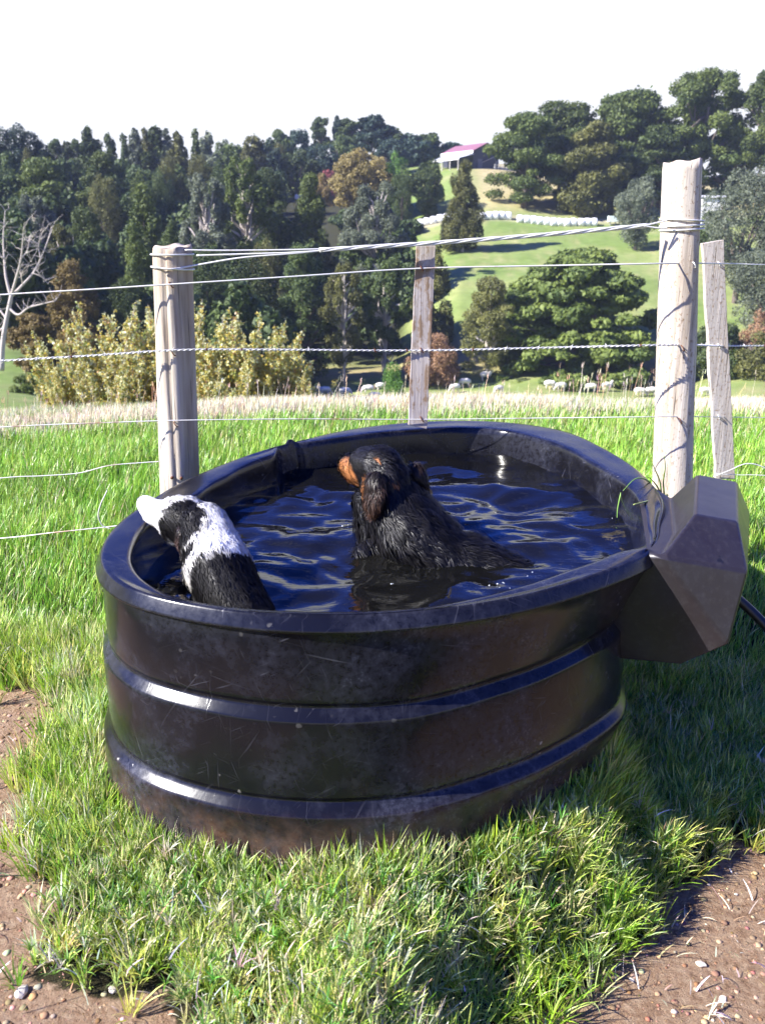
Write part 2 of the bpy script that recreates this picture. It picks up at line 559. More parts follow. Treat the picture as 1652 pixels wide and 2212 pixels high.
def plastic():
    b = NB('scuffed_black_plastic')
    vec = b.coord()
    sep = b.n('ShaderNodeSeparateXYZ'); b.l(vec, sep.inputs[0])
    z = sep.outputs['Z']
    base = b.mix(b.noise(vec, 2.5, 5), (.0035, .0035, .0045), (.007, .007, .010))
    # chalky dust and fine scuffs, in drifts
    pat = b.math('MULTIPLY', b.ramp(b.noise(vec, 3.2, 6, 0.65), [(0.42, 0.0), (0.75, 1.0)]), b.ramp(b.noise(vec, 55, 5, 0.75), [(0.35, 0.0), (0.75, 1.0)]))
    base = b.mix(b.math('MULTIPLY', pat, 0.8), base, (.075, .080, .115))
    scr = 0
    su = b.n('ShaderNodeAttribute'); su.attribute_name = 'surf'
    for ang, sc, th in ((0.3, (5, 130, 1), .70), (1.25, (7, 170, 1), .70), (2.1, (4, 120, 1), .715), (-.55, (9, 190, 1), .70), (1.6, (3, 150, 1), .72)):
        mp = b.n('ShaderNodeMapping'); mp.inputs['Rotation'].default_value = (0, 0, ang); mp.inputs['Location'].default_value = (ang * 7, 3, 0)
        b.l(su.outputs['Vector'], mp.inputs[0])
        mp2 = b.n('ShaderNodeMapping'); mp2.inputs['Scale'].default_value = sc
        b.l(mp.outputs[0], mp2.inputs[0])
        s_ = b.ramp(b.noise(mp2.outputs[0], 1.0, 2, 0.6, 0.9), [(th - 0.03, 0.0), (th + 0.06, 1.0)])
        scr = s_ if scr == 0 else b.math('MAXIMUM', scr, s_)
    scr = b.math('MULTIPLY', scr, b.ramp(b.noise(vec, 5, 3), [(0.4, 0.0), (0.62, 1.0)]))
    base = b.mix(b.math('MULTIPLY', scr, 0.22), base, (.22, .22, .26))
    # pale flecks gathered low on the wall and on the lower ledge
    vo = b.n('ShaderNodeTexVoronoi'); vo.inputs['Scale'].default_value = 26; b.l(vec, vo.inputs['Vector'])
    warp = b.math('ADD', vo.outputs['Distance'], b.math('MULTIPLY', b.math('SUBTRACT', b.noise(vec, 110, 3), 0.5), 0.42))
    dot = b.ramp(b.math('ADD', warp, b.math('MULTIPLY', b.noise(vec, 17, 2), .28)), [(0.20, 1.0), (0.26, 0.0)])
    low = b.ramp(z, [(0.12, 0.0), (0.20, 1.0), (0.25, 1.0), (0.36, 0.12)])
    cl = b.ramp(b.noise(vec, 4.5, 4), [(0.52, 0.0), (0.64, 1.0)])
    dot = b.math('MULTIPLY', dot, b.math('MULTIPLY', low, cl))
    # orange brown earth rubbed on near the ground
    mud = b.math('MULTIPLY', b.ramp(z, [(0.03, 1.0), (0.19, 0.0)]), b.ramp(b.noise(vec, 9, 6, 0.75), [(0.40, 0.05), (0.66, 1.0)]))
    base = b.mix(b.math('MULTIPLY', mud, 0.8), base, (.17, .080, .040))
    dusty = b.math('MULTIPLY', b.ramp(z, [(0.02, 1.0), (0.17, 0.0)]), b.ramp(b.noise(vec, 30, 5, 0.7), [(0.35, 0.0), (0.8, 1.0)]))
    base = b.mix(b.math('MULTIPLY', dusty, 0.5), base, (.20, .17, .15))
    base = b.mix(b.math('MULTIPLY', dot, .85), base, (.50, .48, .44))
    rough = b.math('ADD', b.math('MULTIPLY', b.noise(vec, 7, 5), 0.12), 0.13)
    rough = b.math('ADD', rough, b.math('MULTIPLY', b.math('MAXIMUM', mud, pat), 0.25))
    b.set(Base_Color=base, Roughness=rough)
    b.p.inputs['Specular IOR Level'].default_value = 0.29
    b.bump(b.math('ADD', b.noise(vec, 2.2, 2), b.math('MULTIPLY', b.math('ADD', scr, b.noise(vec, 90, 3)), 0.02)), 0.22, 0.03)
    return b.m
PLASTIC = plastic()

trough = empty('water_trough', (TC.x, TC.y, 0))
tag(trough, 'large oval black plastic water trough with two dogs in it under the wire fence', 'water trough')

def build_tub():
    prof = []
    wob = 0.004 * np.sin(3 * TH + 1) + 0.003 * np.sin(5 * TH)
    for off, z in ((-.075, .06), (-.05, .30), (-.030, .52), (-.020, .60), (-.012, .640), (-.009, .655)):
        prof.append((R_IN + off, z))
    prof.append((R_IN - .006, .668 + 0.010 * KINK))
    prof.append((R_IN - .003, .674 + 0.016 * KINK))
    prof.append((R_IN + .000, .679 + 0.024 * KINK))
    prof.append((R_IN + .005 + .01 * KINK, .6805 + 0.016 * KINK))
    for f_ in (.2, .5, .8):
        prof.append((R_IN * (1 - f_) + R_OUT * f_, .6815 + 0.002 * np.sin(TH * 7 + 1) * f_))
    for off, z in ((-.010, .6820), (-.003, .6812), (.0005, .6790), (.002, .6765), (.009, .6645), (.0155, .6525), (.017, .6495), (.0168, .646), (.013, .644), (.006, .643), (.0035, .638), (.003, .60), (.003, .54), (.004, .475), (.003, .464), (-.001, .457), (-.003, .452),
                   (-.002, .447), (.001, .4435), (.009, .4345), (.0175, .4255), (.0200, .4215), (.0208, .415), (.021, .38), (.021, .30), (.0205, .226), (.0195, .216), (.016, .211), (.015, .208),
                   (.016, .2045), (.023, .1965), (.036, .1835), (.0405, .1785), (.042, .172), (.0425, .14), (.044, .10), (.048, .05), (.049, -.06), (.049, -.30)):
        tp = min(1, max(0, (.64 - z) / .18)) * (1.0 if z > .3 else .85 + max(0, min(1, (.17 - z) / .15)) * .85)
        prof.append((R_OUT + off - TAPER * tp + (wob if z < .64 else wob * 0.3), z))
    V = np.concatenate([ring_xyz(r, z) for r, z in prof])
    V[:, 0] -= TC.x; V[:, 1] -= TC.y
    m = len(prof)
    i = np.arange(m * NT).reshape(m, NT)
    q = np.stack([i[:-1], np.roll(i[:-1], -1, 1), np.roll(i[1:], -1, 1), i[1:]], -1).reshape(-1, 4)
    c = len(V)
    V = np.concatenate([V, [[0, 0, .055]]])
    t = np.stack([i[0], np.full(NT, c), np.roll(i[0], -1)], 1)
    me = np_mesh('tank', V, quads=q[:, ::-1], tris=t, mat=PLASTIC, smooth=True)
    at_ = me.attributes.new('surf', 'FLOAT_VECTOR', 'POINT')
    sv = np.zeros((len(V), 3), dtype=np.float32)
    sv[:-1, 0] = np.tile(TH * 0.95, m); sv[:, 1] = V[:, 2] + np.append(np.repeat([p_[0].mean() for p_ in prof], NT), 0) * .6
    at_.data.foreach_set('vector', sv.ravel())
    link('tank', me, trough)
build_tub()

def box_plastic():
    b = NB('dusty_grey_plastic')
    vec = b.coord()
    n1 = b.noise(vec, 6, 6, .65); n2 = b.noise(vec, 60, 4, .7)
    c = b.mix(b.ramp(n1, [(.25, 0.0), (.85, 1.0)]), (.013, .0085, .010), (.026, .024, .028))
    c = b.mix(b.math('MULTIPLY', b.ramp(n2, [(.5, 0.0), (.8, 1.0)]), .22), c, (.09, .085, .09))
    c = b.mix(b.math('MULTIPLY', b.ramp(b.noise(vec, 24, 3), [(.66, 0.0), (.72, 1.0)]), .8), c, (.006, .006, .008))
    b.set(Base_Color=c, Roughness=b.math('ADD', b.math('MULTIPLY', n1, .2), .26))
    b.bump(b.math('ADD', b.noise(vec, 3, 2), b.math('MULTIPLY', n2, .03)), .4, .02)
    return b.m

def build_float_box():
    A = at(1505, 1024, 2.75); B = at(1591, 1040, 2.75); C = at(1594, 1127, 2.30); D = at(1499, 1110, 2.30)
    E = at(1615, 1235, 2.15); F = flat(1429, 1202, RIM); G = at(1573, 1393, 2.10); H = at(1470, 1438, 2.15)
    J = at(1449, 1075, 2.75); K = at(1458, 1151, 2.35)
    L1 = flat(1380, 1080, .684); L2 = flat(1397, 1186, .684); L0 = flat(1410, 1050, .684)
    T = Vector((.56, 2.30, .31)); Bb = Vector((1.17, 2.80, .42)); Lb = Vector((.74, 2.90, .40)); Tm = Vector((.63, 2.22, .655))
    E2 = at(1618, 1120, 2.75); E2.z = .60
    names = dict(A=A, B=B, C=C, D=D, E=E, F=F, G=G, H=H, J=J, K=K, a=L1, b=L2, c=L0, T=T, X=Bb, Y=Lb, t=Tm, e=E2)
    V = []; idx = {}
    for k_, p in names.items():
        idx[k_] = len(V); V.append(p - TC)
    bm = bmesh.new()
    vs = [bm.verts.new(v) for v in V]
    for f in ('aJKb', 'acJ', 'bKF', 'JADK', 'KDF', 'ABCD', 'DCEF', 'FEG', 'FGH', 'FHT', 'FTt', 'BeEC', 'eXGE', 'AJcYXe', 'AeB', 'GXYTH', 'bFt'):
        try: bm.faces.new([vs[idx[ch]] for ch in f])
        except ValueError: pass
    bmesh.ops.recalc_face_normals(bm, faces=bm.faces)
    me = bpy.data.meshes.new('float_box')
    bm.to_mesh(me); bm.free()
    me.materials.append(box_plastic())
    o = link('float_box', me, trough)
    bv = o.modifiers.new('bevel', 'BEVEL'); bv.width = 0.009; bv.segments = 3; bv.limit_method = 'ANGLE'; bv.angle_limit = R(12)
    for p in me.polygons: p.use_smooth = True
    wn = o.modifiers.new('wn', 'WEIGHTED_NORMAL'); wn.keep_sharp = True
build_float_box()

# black supply pipe running from behind the float box
mb = MB(); mb.tube(spline([(1.08, 2.62, .42), (1.22, 2.55, .30), (1.34, 2.42, .16), (1.46, 2.30, .06), (1.75, 2.15, .03), (2.3, 2.1, .02)], 40), 0.016, 10)
pipe = mb.build('supply_pipe', simple('black_polythene', (.012, .012, .014), 0.4), None, True)
tag(pipe, 'black plastic water pipe curving down from the trough corner into the grass', 'pipe')

# ------------------------------------------------------------------ water
WZ = 0.572
def build_water():
    NR = 230
    rr = (R_IN - 0.022)
    fr = np.linspace(0, 1, NR) ** 0.8
    X = TC.x + np.outer(fr, rr * np.cos(TH)); Y = TC.y + np.outer(fr, rr * np.sin(TH))
    Z = np.zeros_like(X)
    rg = np.random.default_rng(4)
    wx = (fbm(X * 2.2, Y * 2.2, 71, 3) - .5) * 0.30
    wy = (fbm(X * 2.2, Y * 2.2, 77, 3) - .5) * 0.30
    for k in range(26):
        lam = 0.10 * (0.62 / 0.10) ** rg.random()
        an = R(90) + rg.normal() * 0.55 if k % 3 else rg.random() * 6.28
        ph = rg.random() * 6.28
        amp = 0.0090 * lam ** 0.95 / 0.4 * (0.5 + rg.random())
        kx, ky = math.cos(an) * 2 * math.pi / lam, math.sin(an) * 2 * math.pi / lam
        Z += amp * np.sin(kx * (X + wx) + ky * (Y + wy) + ph)
    for (cx, cy, a0, l0) in ((0.0, 2.5, .005, .09), (-.38, 2.2, .0035, .07), (.4, 2.42, .004, .08)):
        d = np.hypot(X - cx, Y - cy)
        Z += a0 * np.sin(d * 2 * math.pi / l0) * np.exp(-((d - 0.15) / 0.28) ** 2)
    Z = Z * 0.23 + WZ
    V = np.stack([X.ravel(), Y.ravel(), Z.ravel()], 1)
    i = np.arange(NR * NT).reshape(NR, NT)
    q = np.stack([i[:-1], i[1:], np.roll(i[1:], -1, 1), np.roll(i[:-1], -1, 1)], -1).reshape(-1, 4)
    b = NB('murky_water')
    vec = b.coord()
    b.set(Base_Color=b.mix(b.noise(vec, 3, 3), (.002, .0024, .003), (.007, .0065, .005)), Roughness=0.035)
    b.p.inputs['IOR'].default_value = 1.34
    b.bump(b.math('ADD', b.noise(b.coord((1, 2.2, 1)), 11, 3, 0.5, 0.4), b.math('MULTIPLY', b.noise(vec, 45, 2), 0.06)), 0.16, 0.012)
    o = link('water', np_mesh('water', V, quads=q, mat=b.m, smooth=True))
    tag(o, kind='structure')
build_water()

# ------------------------------------------------------------------ blades of grass
def blades(P0, az, L, W, lean, col, levels=4, tipcol=None, curl=1.0):
    """P0 (n,3) roots, az azimuth of lean, L length, W width, lean 0 upright .. 1.5 flat; returns V, quads, tris, col"""
    n = len(P0)
    t = np.linspace(0, 1, levels)
    dirh = np.stack([np.cos(az), np.sin(az), np.zeros(n)], 1)
    side = np.stack([-np.sin(az), np.cos(az), np.zeros(n)], 1)
    tw = RNG.normal(0, 0.7, n)[:, None]
    side = side * np.cos(tw) + dirh * np.sin(tw)
    V = []; C = []
    pos = P0.copy()
    prev = 0.0
    for k in range(levels):
        if k:
            seg = (t[k] - t[k - 1]) * L
            ang = lean * (0.35 + 0.65 * curl * t[k])
            pos = pos + (dirh * np.sin(ang)[:, None] + np.array([0, 0, 1.0]) * np.cos(ang)[:, None]) * seg[:, None]
        if k < levels - 1:
            wk = W * (1 - 0.55 * t[k] ** 1.5)
            V.append(pos - side * (wk / 2)[:, None]); V.append(pos + side * (wk / 2)[:, None])
            C += [col, col] if tipcol is None else [col * (1 - t[k]) + tipcol * t[k]] * 2
        else:
            V.append(pos); C.append(col if tipcol is None else tipcol)
    m = 2 * (levels - 1) + 1
    V = np.stack(V, 1).reshape(-1, 3); C = np.stack(C, 1).reshape(-1, 3)
    b = (np.arange(n) * m)[:, None]
    q = [b + np.array([[2 * k, 2 * k + 1, 2 * k + 3, 2 * k + 2]]) for k in range(levels - 2)]
    q = np.concatenate(q) if q else None
    k = levels - 2
    tr = b + np.array([[2 * k, 2 * k + 1, 2 * k + 2]])
    return V, q, tr, C

def join(parts):
    V = []; Q = []; T = []; C = []; o = 0
    for v, q, t, c in parts:
        V.append(v); C.append(c)
        if q is not None and len(q): Q.append(q + o)
        if t is not None and len(t): T.append(t + o)
        o += len(v)
    return np.concatenate(V), (np.concatenate(Q) if Q else None), (np.concatenate(T) if T else None), np.concatenate(C)

GRASS = leaf_mat('grass_blade', transl=0.33, rough=0.38, spec=0.55)
STRAW = leaf_mat('dry_blade', transl=0.25, rough=0.7, spec=0.2)

def mixcol(n, cols, wts):
    cols = np.array(cols); wts = np.array(wts, dtype=float)
    if wts.ndim == 1: wts = np.repeat(wts[None], n, 0)
    cw = np.cumsum(wts / wts.sum(1, keepdims=True), 1)
    r = RNG.random(n)[:, None]
    k = np.clip((r > cw).sum(1), 0, len(cols) - 1)
    c = cols[k] * (0.75 + 0.5 * RNG.random((n, 1))) * (1 + 0.12 * RNG.normal(size=(n, 3)))
    return np.clip(c, 0.005, 0.9)

def scatter(n, x0, x1, y0, y1, dens):
    xs = RNG.uniform(x0, x1, n); ys = RNG.uniform(y0, y1, n)
    k = RNG.random(n) < dens(xs, ys)
    return xs[k], ys[k]

def build_lawn():
    parts = []
    def reach(x, y): return (np.abs(x) < y * 0.47 + 0.55)
    # --- front kikuyu turf: tufts of blades splaying from common roots, with gaps between
    def dn(x, y):
        g = tub_gap(x, y); sd = dirt_sd(x, y)
        e = np.clip((sd + 0.05) / np.where(x < 0, 0.17, .10), 0, 1)
        return (g > -0.004) * reach(x, y) * np.maximum(e, 0.005 * (sd < 0) * (sd > -.20))
    tx, ty = scatter(19000, -2.0, 2.2, 0.9, 3.0, dn)
    nt_ = len(tx); g = tub_gap(tx, ty)
    cl = fbm(tx * 5, ty * 5, 51, 3)
    left = np.clip((-tx - 0.25) / 0.5, 0, 1) * np.clip((ty - 1.5) / .4, 0, 1)
    lush = np.clip(np.exp(-(g / 0.09) ** 2) + left * .9, 0, 1)
    big = RNG.random(nt_) ** 2
    per = (11 + 12 * big).astype(int)
    k = np.repeat(np.arange(nt_), per); n = len(k)
    spread = .010 + .012 * big[k]
    az = RNG.uniform(0, 6.283, n)
    rad = spread * np.sqrt(RNG.random(n))
    x = tx[k] + rad * np.cos(az); y = ty[k] + rad * np.sin(az)
    keep = tub_gap(x, y) > -.002
    L = (1 + .25 * (x > -.15)) * (0.028 + 0.032 * RNG.random(n) + 0.030 * big[k] + .03 * np.clip(cl[k] - .4, 0, 1)) * (1 + (0.35 + .45 * left[k]) * lush[k])
    tl = RNG.uniform(.0, .8, nt_)[k]; ta = RNG.uniform(0, 6.28, nt_)[k]
    lean = np.clip(.35 + RNG.normal(.45, .35, n), .02, 1.5) * (1 - 0.40 * lush[k])
    ax_ = np.cos(az) * 1.0 + tl * np.cos(ta); ay_ = np.sin(az) * 1.0 + tl * np.sin(ta)
    az2 = np.arctan2(ay_, ax_)
    wd = RNG.uniform(.0028, .0056, n) * (0.85 + 0.15 * lush[k])
    straw = np.clip(0.58 + .38 * np.clip((.25 - tx) / .3, 0, 1) - 0.50 * lush - (cl - 0.5) * 0.9 - .25 * np.clip((tx - .1) / .4, 0, 1), 0.03, 0.8)
    pale = RNG.random(nt_)
    green = np.array([(.17, .31, .018), (.35, .50, .040), (.60, .66, .17), (.040, .095, .010), (.68, .60, .34), (.80, .76, .55)])
    tw = np.stack([.42 + 0 * tx, .34 + 0 * tx, .22 + .22 * (1 - lush), .26 + 0 * tx, straw * .6, straw * .25], 1)
    base_c = mixcol(nt_, green, tw)[k]
    own = mixcol(n, green, [.30, .28, .16, .14, .08, .04])
    col = np.clip(base_c * .62 + own * .38, .005, .9)
    z = ground(x, y) + (.028 * (cl[k] - .35) + RNG.uniform(0, .012, n)) * (1 - .6 * lush[k])
    sel = keep
    parts.append(blades(np.stack([x, y, z], 1)[sel], az2[sel], L[sel], wd[sel], lean[sel], col[sel], 4, np.clip(col * 1.2 + .01, 0, .9)[sel]))
    # --- starry runner tips above the turf
    k = 1300
    tx, ty = scatter(9000, -1.4, 1.9, 1.0, 2.7, lambda a, b: (tub_gap(a, b) > 0.02) * np.clip((dirt_sd(a, b) + .02) / .06, 0, 1) * reach(a, b))
    tx, ty = tx[:k], ty[:k]
    m = 9
    ang0 = RNG.uniform(0, 6.28, (len(tx), 1)) + np.arange(m) * 2 * math.pi / m + RNG.normal(0, .25, (len(tx), m))
    zz = ground(tx, ty) + RNG.uniform(.02, .07, len(tx))
    P0 = np.repeat(np.stack([tx, ty, zz], 1), m, 0)
    nn = len(P0)
    tc = mixcol(len(tx), [(.20, .34, .07), (.32, .42, .14), (.12, .26, .04), (.6, .56, .36)], [.34, .26, .26, .14])
    col = np.repeat(tc, m, 0) * (0.85 + .3 * RNG.random((nn, 1)))
    parts.append(blades(P0, ang0.ravel(), RNG.uniform(.02, .055, nn), RNG.uniform(.0022, .004, nn), RNG.uniform(.3, 1.5, nn), col, 4))
    # --- lush meadow left of and behind the trough
    def dm(x, y):
        d = (tub_gap(x, y) > 0.0) & (np.abs(x) < y * 0.53 + 1.1) & (dirt_sd(x, y) > .02)
        yc = 7.1 - crest_shift(np.clip(x / np.maximum(y, 3), -1.1, 1.1))
        return d * np.clip(1.25 - y / 8.5, 0.33, 1.0) * np.clip((yc + .25 - y) / .5, 0, 1) * np.clip((y - 2.0 + 0.6 * (x < -.6)) / .5, 0, 1)
    x, y = scatter(490000, -5.2, 5.2, 1.5, 8.4, dm)
    n = len(x)
    cl = fbm(x * 1.6, y * 1.6, 61, 4); c2 = fbm(x * 5, y * 5, 67, 3)
    L = (0.055 + 0.06 * RNG.random(n) + 0.10 * np.clip(c2 - .35, 0, 1)) * (1 + .15 * (y > 4))
    lean = np.abs(RNG.normal(0.55, 0.35, n))
    az = RNG.normal(0.6, 1.3, n)
    wd = RNG.uniform(.0026, .0042, n) * (1 + np.clip(y - 3, 0, 6) * 0.16)
    st = np.clip(.06 + (y > 6.0) * (y - 6.0) * .22 + (c2 < .36) * .10, 0, 1)
    wts = np.stack([.34 + 0 * x, .34 + .2 * cl, .12 + .45 * (cl > .5), .16 + 0 * x, st], 1)
    mot = (.72 + .5 * fbm(x * 2.6, y * 2.6, 91, 3))[:, None]
    col = mot * mixcol(n, [(.15, .31, .025), (.21, .39, .040), (.35, .48, .09), (.075, .18, .016), (.62, .56, .32)], wts)
    parts.append(blades(np.stack([x, y, ground(x, y) - .005], 1), az, L, wd, lean, col, 4, np.clip(col * 1.25, 0, .9)))
    V, Q, T, C = join(parts)
    o = link('grass', np_mesh('grass', V, quads=Q, tris=T, mat=GRASS, col=C))
    tag(o, 'green pasture grass growing thickly around the black trough and up to the fence', 'grass', kind='stuff')
build_lawn()

def build_straw():
    parts = []
    # pale runners and dead stalks lying over the turf and soil
    def ds(x, y): return (tub_gap(x, y) > 0.01) * (np.abs(x) < y * .47 + .4) * np.where(dirt_sd(x, y) > -.02, np.where(x < .2, .85, .45), .26) * np.where(y > 2.0, .35, 1)
    x, y = scatter(8000, -1.5, 1.9, 1.0, 2.8, ds)
    n = len(x)
    on = dirt_sd(x, y) > 0
    L = RNG.uniform(.012, .070, n) * np.where(RNG.random(n) < .07, 1.7, 1)
    az = RNG.uniform(0, 6.28, n)
    lean = np.where(on, RNG.uniform(.9, 1.6, n), 1.52)
    z = ground(x, y) + np.where(on, RNG.uniform(.02, .06, n), .004)
    col = mixcol(n, [(.66, .60, .42), (.78, .76, .66), (.45, .33, .18)], [.5, .3, .2])
    parts.append(blades(np.stack([x, y, z], 1), az, L, RNG.uniform(.0016, .0045, n), lean, col, 5, curl=.8))
    V, Q, T, C = join(parts)
    o = link('straw', np_mesh('straw', V, quads=Q, tris=T, mat=STRAW, col=C))
    tag(o, 'pale dead stalks and straw scattered over the turf and bare soil in front', 'straw', kind='stuff')
build_straw()

def build_dry_grass():
    def dd(x, y):
        yc = 7.25 - crest_shift(np.clip(x / np.maximum(y, 3), -1.1, 1.1))
        return (np.abs(x) < y * .52 + 1.0) * np.clip((y - yc + .25) / .7, 0, 1) * np.clip((yc + 3.2 - y) / 1.5, 0, 1) * (0.35 + .65 * (fbm(x * 2.2, y * 2.2, 81, 3) > .42))
    x, y = scatter(420000, -6.5, 6.5, 5.8, 11.0, dd)
    n = len(x)
    L = RNG.uniform(.05, .145, n) * (0.6 + .75 * fbm(x * 1.1, y * 1.1, 83, 3))
    tall = RNG.random(n) < 0.004
    L = np.where(tall, L * 1.7, L)
    lean = np.abs(RNG.normal(.35, .3, n)); az = RNG.normal(0.3, 1.2, n)
    g = RNG.random(n) < np.clip(.08 + .5 * (fbm(x * .9, y * 1.4, 87, 3) - .45) * 3, .03, .7)
    col = mixcol(n, [(.70, .62, .44), (.80, .74, .58), (.48, .36, .22)], [.45, .35, .2])
    col = np.where(g[:, None], np.array([.22, .34, .08]) * RNG.uniform(.7, 1.2, (n, 1)), col)
    parts = [blades(np.stack([x, y, ground(x, y) - .01], 1), az, L, RNG.uniform(.003, .006, n), lean, col, 4)]
    # taller seeding stems on the right and a straw tussock at the far right
    for (cx, cy, rx, ry, cnt, h0, h1) in ((3.0, 8.8, 1.1, .5, 36, .25, .55), (4.3, 7.9, .36, .35, 300, .25, .80), (-2.4, 8.6, 2.2, .5, 60, .2, .34), (1.4, 8.9, 1.4, .6, 40, .2, .34), (2.2, 8.9, .5, .4, 14, .3, .5)):
        sx = RNG.normal(cx, rx * .6, cnt); sy = RNG.normal(cy, ry * .6, cnt)
        ll = RNG.uniform(h0, h1, cnt)
        cc = mixcol(cnt, [(.66, .54, .36), (.52, .38, .24), (.74, .64, .46)], [.4, .3, .3])
        P0 = np.stack([sx, sy, ground(sx, sy)], 1)
        az2 = RNG.normal(0.2, 1.1, cnt); le = np.abs(RNG.normal(.22, .16, cnt))
        st = RNG.bit_generator.state
        parts.append(blades(P0, az2, ll, np.full(cnt, .0055), le, cc, 5))
        # seed heads: short fat blades near the tips
        ang = le * 0.75
        tip = P0 + np.stack([np.cos(az2) * np.sin(ang) * ll * .85, np.sin(az2) * np.sin(ang) * ll * .85, np.cos(ang) * ll * .85], 1)
        for r_ in range(3):
            parts.append(blades(tip + RNG.normal(0, .006, tip.shape), az2 + r_ * 2.1, np.full(cnt, .05), np.full(cnt, .006), np.full(cnt, .35), cc * .95, 4))
    V, Q, T, C = join(parts)
    o = link('dry_grass', np_mesh('dry_grass', V, quads=Q, tris=T, mat=STRAW, col=C))
    tag(o, 'bleached seeding grass along the brow beyond the fence', 'dry grass', kind='stuff')
build_dry_grass()

def stone_mesh(name, mat, seed, sub=2):
    rg = np.random.default_rng(seed)
    bm = bmesh.new()
    bmesh.ops.create_icosphere(bm, subdivisions=sub, radius=1)
    ax = rg.normal(size=(7, 3)); am = rg.uniform(.3, .9, 7)
    for v in bm.verts:
        c = np.array(v.co)
        s = 1 + sum(a * max(-1, min(1, float(np.dot(c, d)))) for a, d in zip(am, ax)) * .5
        v.co = v.co * s * rg.uniform(.90, 1.10)
        v.co.z *= .45
    me = bpy.data.meshes.new(name)
    bm.to_mesh(me); bm.free()
    me.materials.append(mat)
    for p in me.polygons: p.use_smooth = False
    return me

def build_stones():
    pale = simple('pale_stone', (.50, .44, .36), .9)
    b = NB('crumbled_soil'); vec = b.coord()
    b.set(Base_Color=b.mix(b.noise(vec, 8, 4), (.12, .07, .045), (.35, .25, .18)), Roughness=.95)
    # countable larger stones
    spots = [((1512, 2085), .014, 'white pebble on bare soil at the lower right, largest one there'), ((48, 2165), .016, 'whitish stone on bare soil in the lower left corner'),
             ((1365, 2120), .008, 'small white pebble on bare soil beside the turf edge, below centre right'), ((1560, 2160), .011, 'chalky stone near the lower right corner of the bare soil'),
             ((240, 2160), .010, 'pale stone at the edge of turf near the bottom left'), ((1590, 1925), .007, 'tiny pale pebble on shaded soil at the right edge')]
    for i, ((u, v), r, lab) in enumerate(spots):
        p = flat(u, v, -.20 if u > 900 else -.04)
        o = link('stone', stone_mesh('stone', pale, 100 + i, 2))
        o.location = (p.x, p.y, gz(p.x, p.y) + r * .25); o.scale = (r * .8, r * .6, r * .6); o.rotation_euler.z = i * 1.3
        tag(o, lab, 'stone', 'loose stones on the bare soil')
    # crumbs and grit
    base = stone_mesh('tmp', b.m, 5, 1)
    bv = np.array([v.co for v in base.vertices]); bf = np.array([list(p.vertices) for p in base.polygons])
    bpy.data.meshes.remove(base)
    x, y = scatter(30000, -1.8, 2.2, .9, 2.8, lambda a, c: (dirt_sd(a, c) < .03) * (np.abs(a) < c * .47 + .4))
    n = len(x)
    r = .0012 + .0085 * RNG.random(n) ** 6
    P = np.stack([x, y, ground(x, y) + r * .2], 1)
    an = RNG.uniform(0, 6.28, n)
    rot = np.stack([np.stack([np.cos(an), -np.sin(an)], 1), np.stack([np.sin(an), np.cos(an)], 1)], 1)
    bb = np.repeat(bv[None], n, 0).copy()
    bb[:, :, :2] = np.einsum('nij,nkj->nki', rot, bb[:, :, :2])
    V = (P[:, None] + bb * (r * 1.0)[:, None, None]).reshape(-1, 3)
    F = (bf[None] + (np.arange(n) * len(bv))[:, None, None]).reshape(-1, 3)
    cb = mixcol(n, [(.21, .125, .075), (.36, .24, .155), (.48, .38, .28)], [.5, .46, .04])
    g = leaf_mat('soil_grit', transl=0.0, rough=.95, spec=.1)
    o = link('gravel', np_mesh('gravel', V, tris=F, mat=g, col=np.repeat(cb, len(bv), 0)))
    tag(o, 'crumbs of brown soil and grit on the bare ground in front', 'gravel', kind='stuff')
build_stones()

# ------------------------------------------------------------------ fence
def wood(name, pale, dark, lich=0.0, brown=0.3, flake=False):
    b = NB(name)
    vec = b.coord((1, 1, 1)); vz = b.coord((26, 26, 1.6)); vz2 = b.coord((70, 70, 1.2))
    g1 = b.noise(vz, 1.0, 5, .6, .4); g2 = b.noise(vz2, 1.0, 4, .6)
    c = b.mix(b.ramp(g1, [(.3, 0.0), (.7, 1.0)]), dark, pale)
    c = b.mix(b.ramp(b.noise(b.coord((3, 3, 1.0)), 1.3, 4), [(.45, 0.0), (.7, brown)]), c, (.30, .20, .11))
    crack = b.ramp(g2, [(.30, 1.0), (.38, 0.0)])
    c = b.mix(b.math('MULTIPLY', crack, .75), c, (.05, .04, .03))
    if lich:
        l = b.ramp(b.noise(b.coord((1, 1, .6)), 95, 5, .7), [(.64 - lich * .08, 0.0), (.72 - lich * .08, 1.0)])
        c = b.mix(b.math('MULTIPLY', l, .8), c, (.20, .13, .075))
    if flake:
        f = b.ramp(b.math('ADD', b.math('MULTIPLY', b.noise(b.coord((1, 1, .5)), 11, 6, .7), .7), b.math('MULTIPLY', g1, .3)), [(.49, 0.0), (.54, 1.0)])
        c = b.mix(b.math('MULTIPLY', f, .9), c, (.22, .145, .085))
    b.set(Base_Color=c, Roughness=.85)
    b.p.inputs['Specular IOR Level'].default_value = .15
    b.bump(b.math('SUBTRACT', b.math('ADD', g1, b.math('MULTIPLY', g2, .5)), crack), .7, .006)
    return b.m
POSTW = wood('weathered_post_wood', (.60, .54, .45), (.24, .195, .15), 0, .7)
POSTW2 = wood('grey_lichened_post_wood', (.64, .58, .50), (.33, .28, .22), 1.0, .35)
BATW = wood('flaking_batten_wood', (.52, .48, .45), (.27, .23, .21), .3, .2, True)
BATW2 = wood('speckled_batten_wood', (.56, .52, .47), (.33, .29, .25), 1.2, .3)
RUST = simple('rusty_steel', (.14, .055, .03), .8, .3)
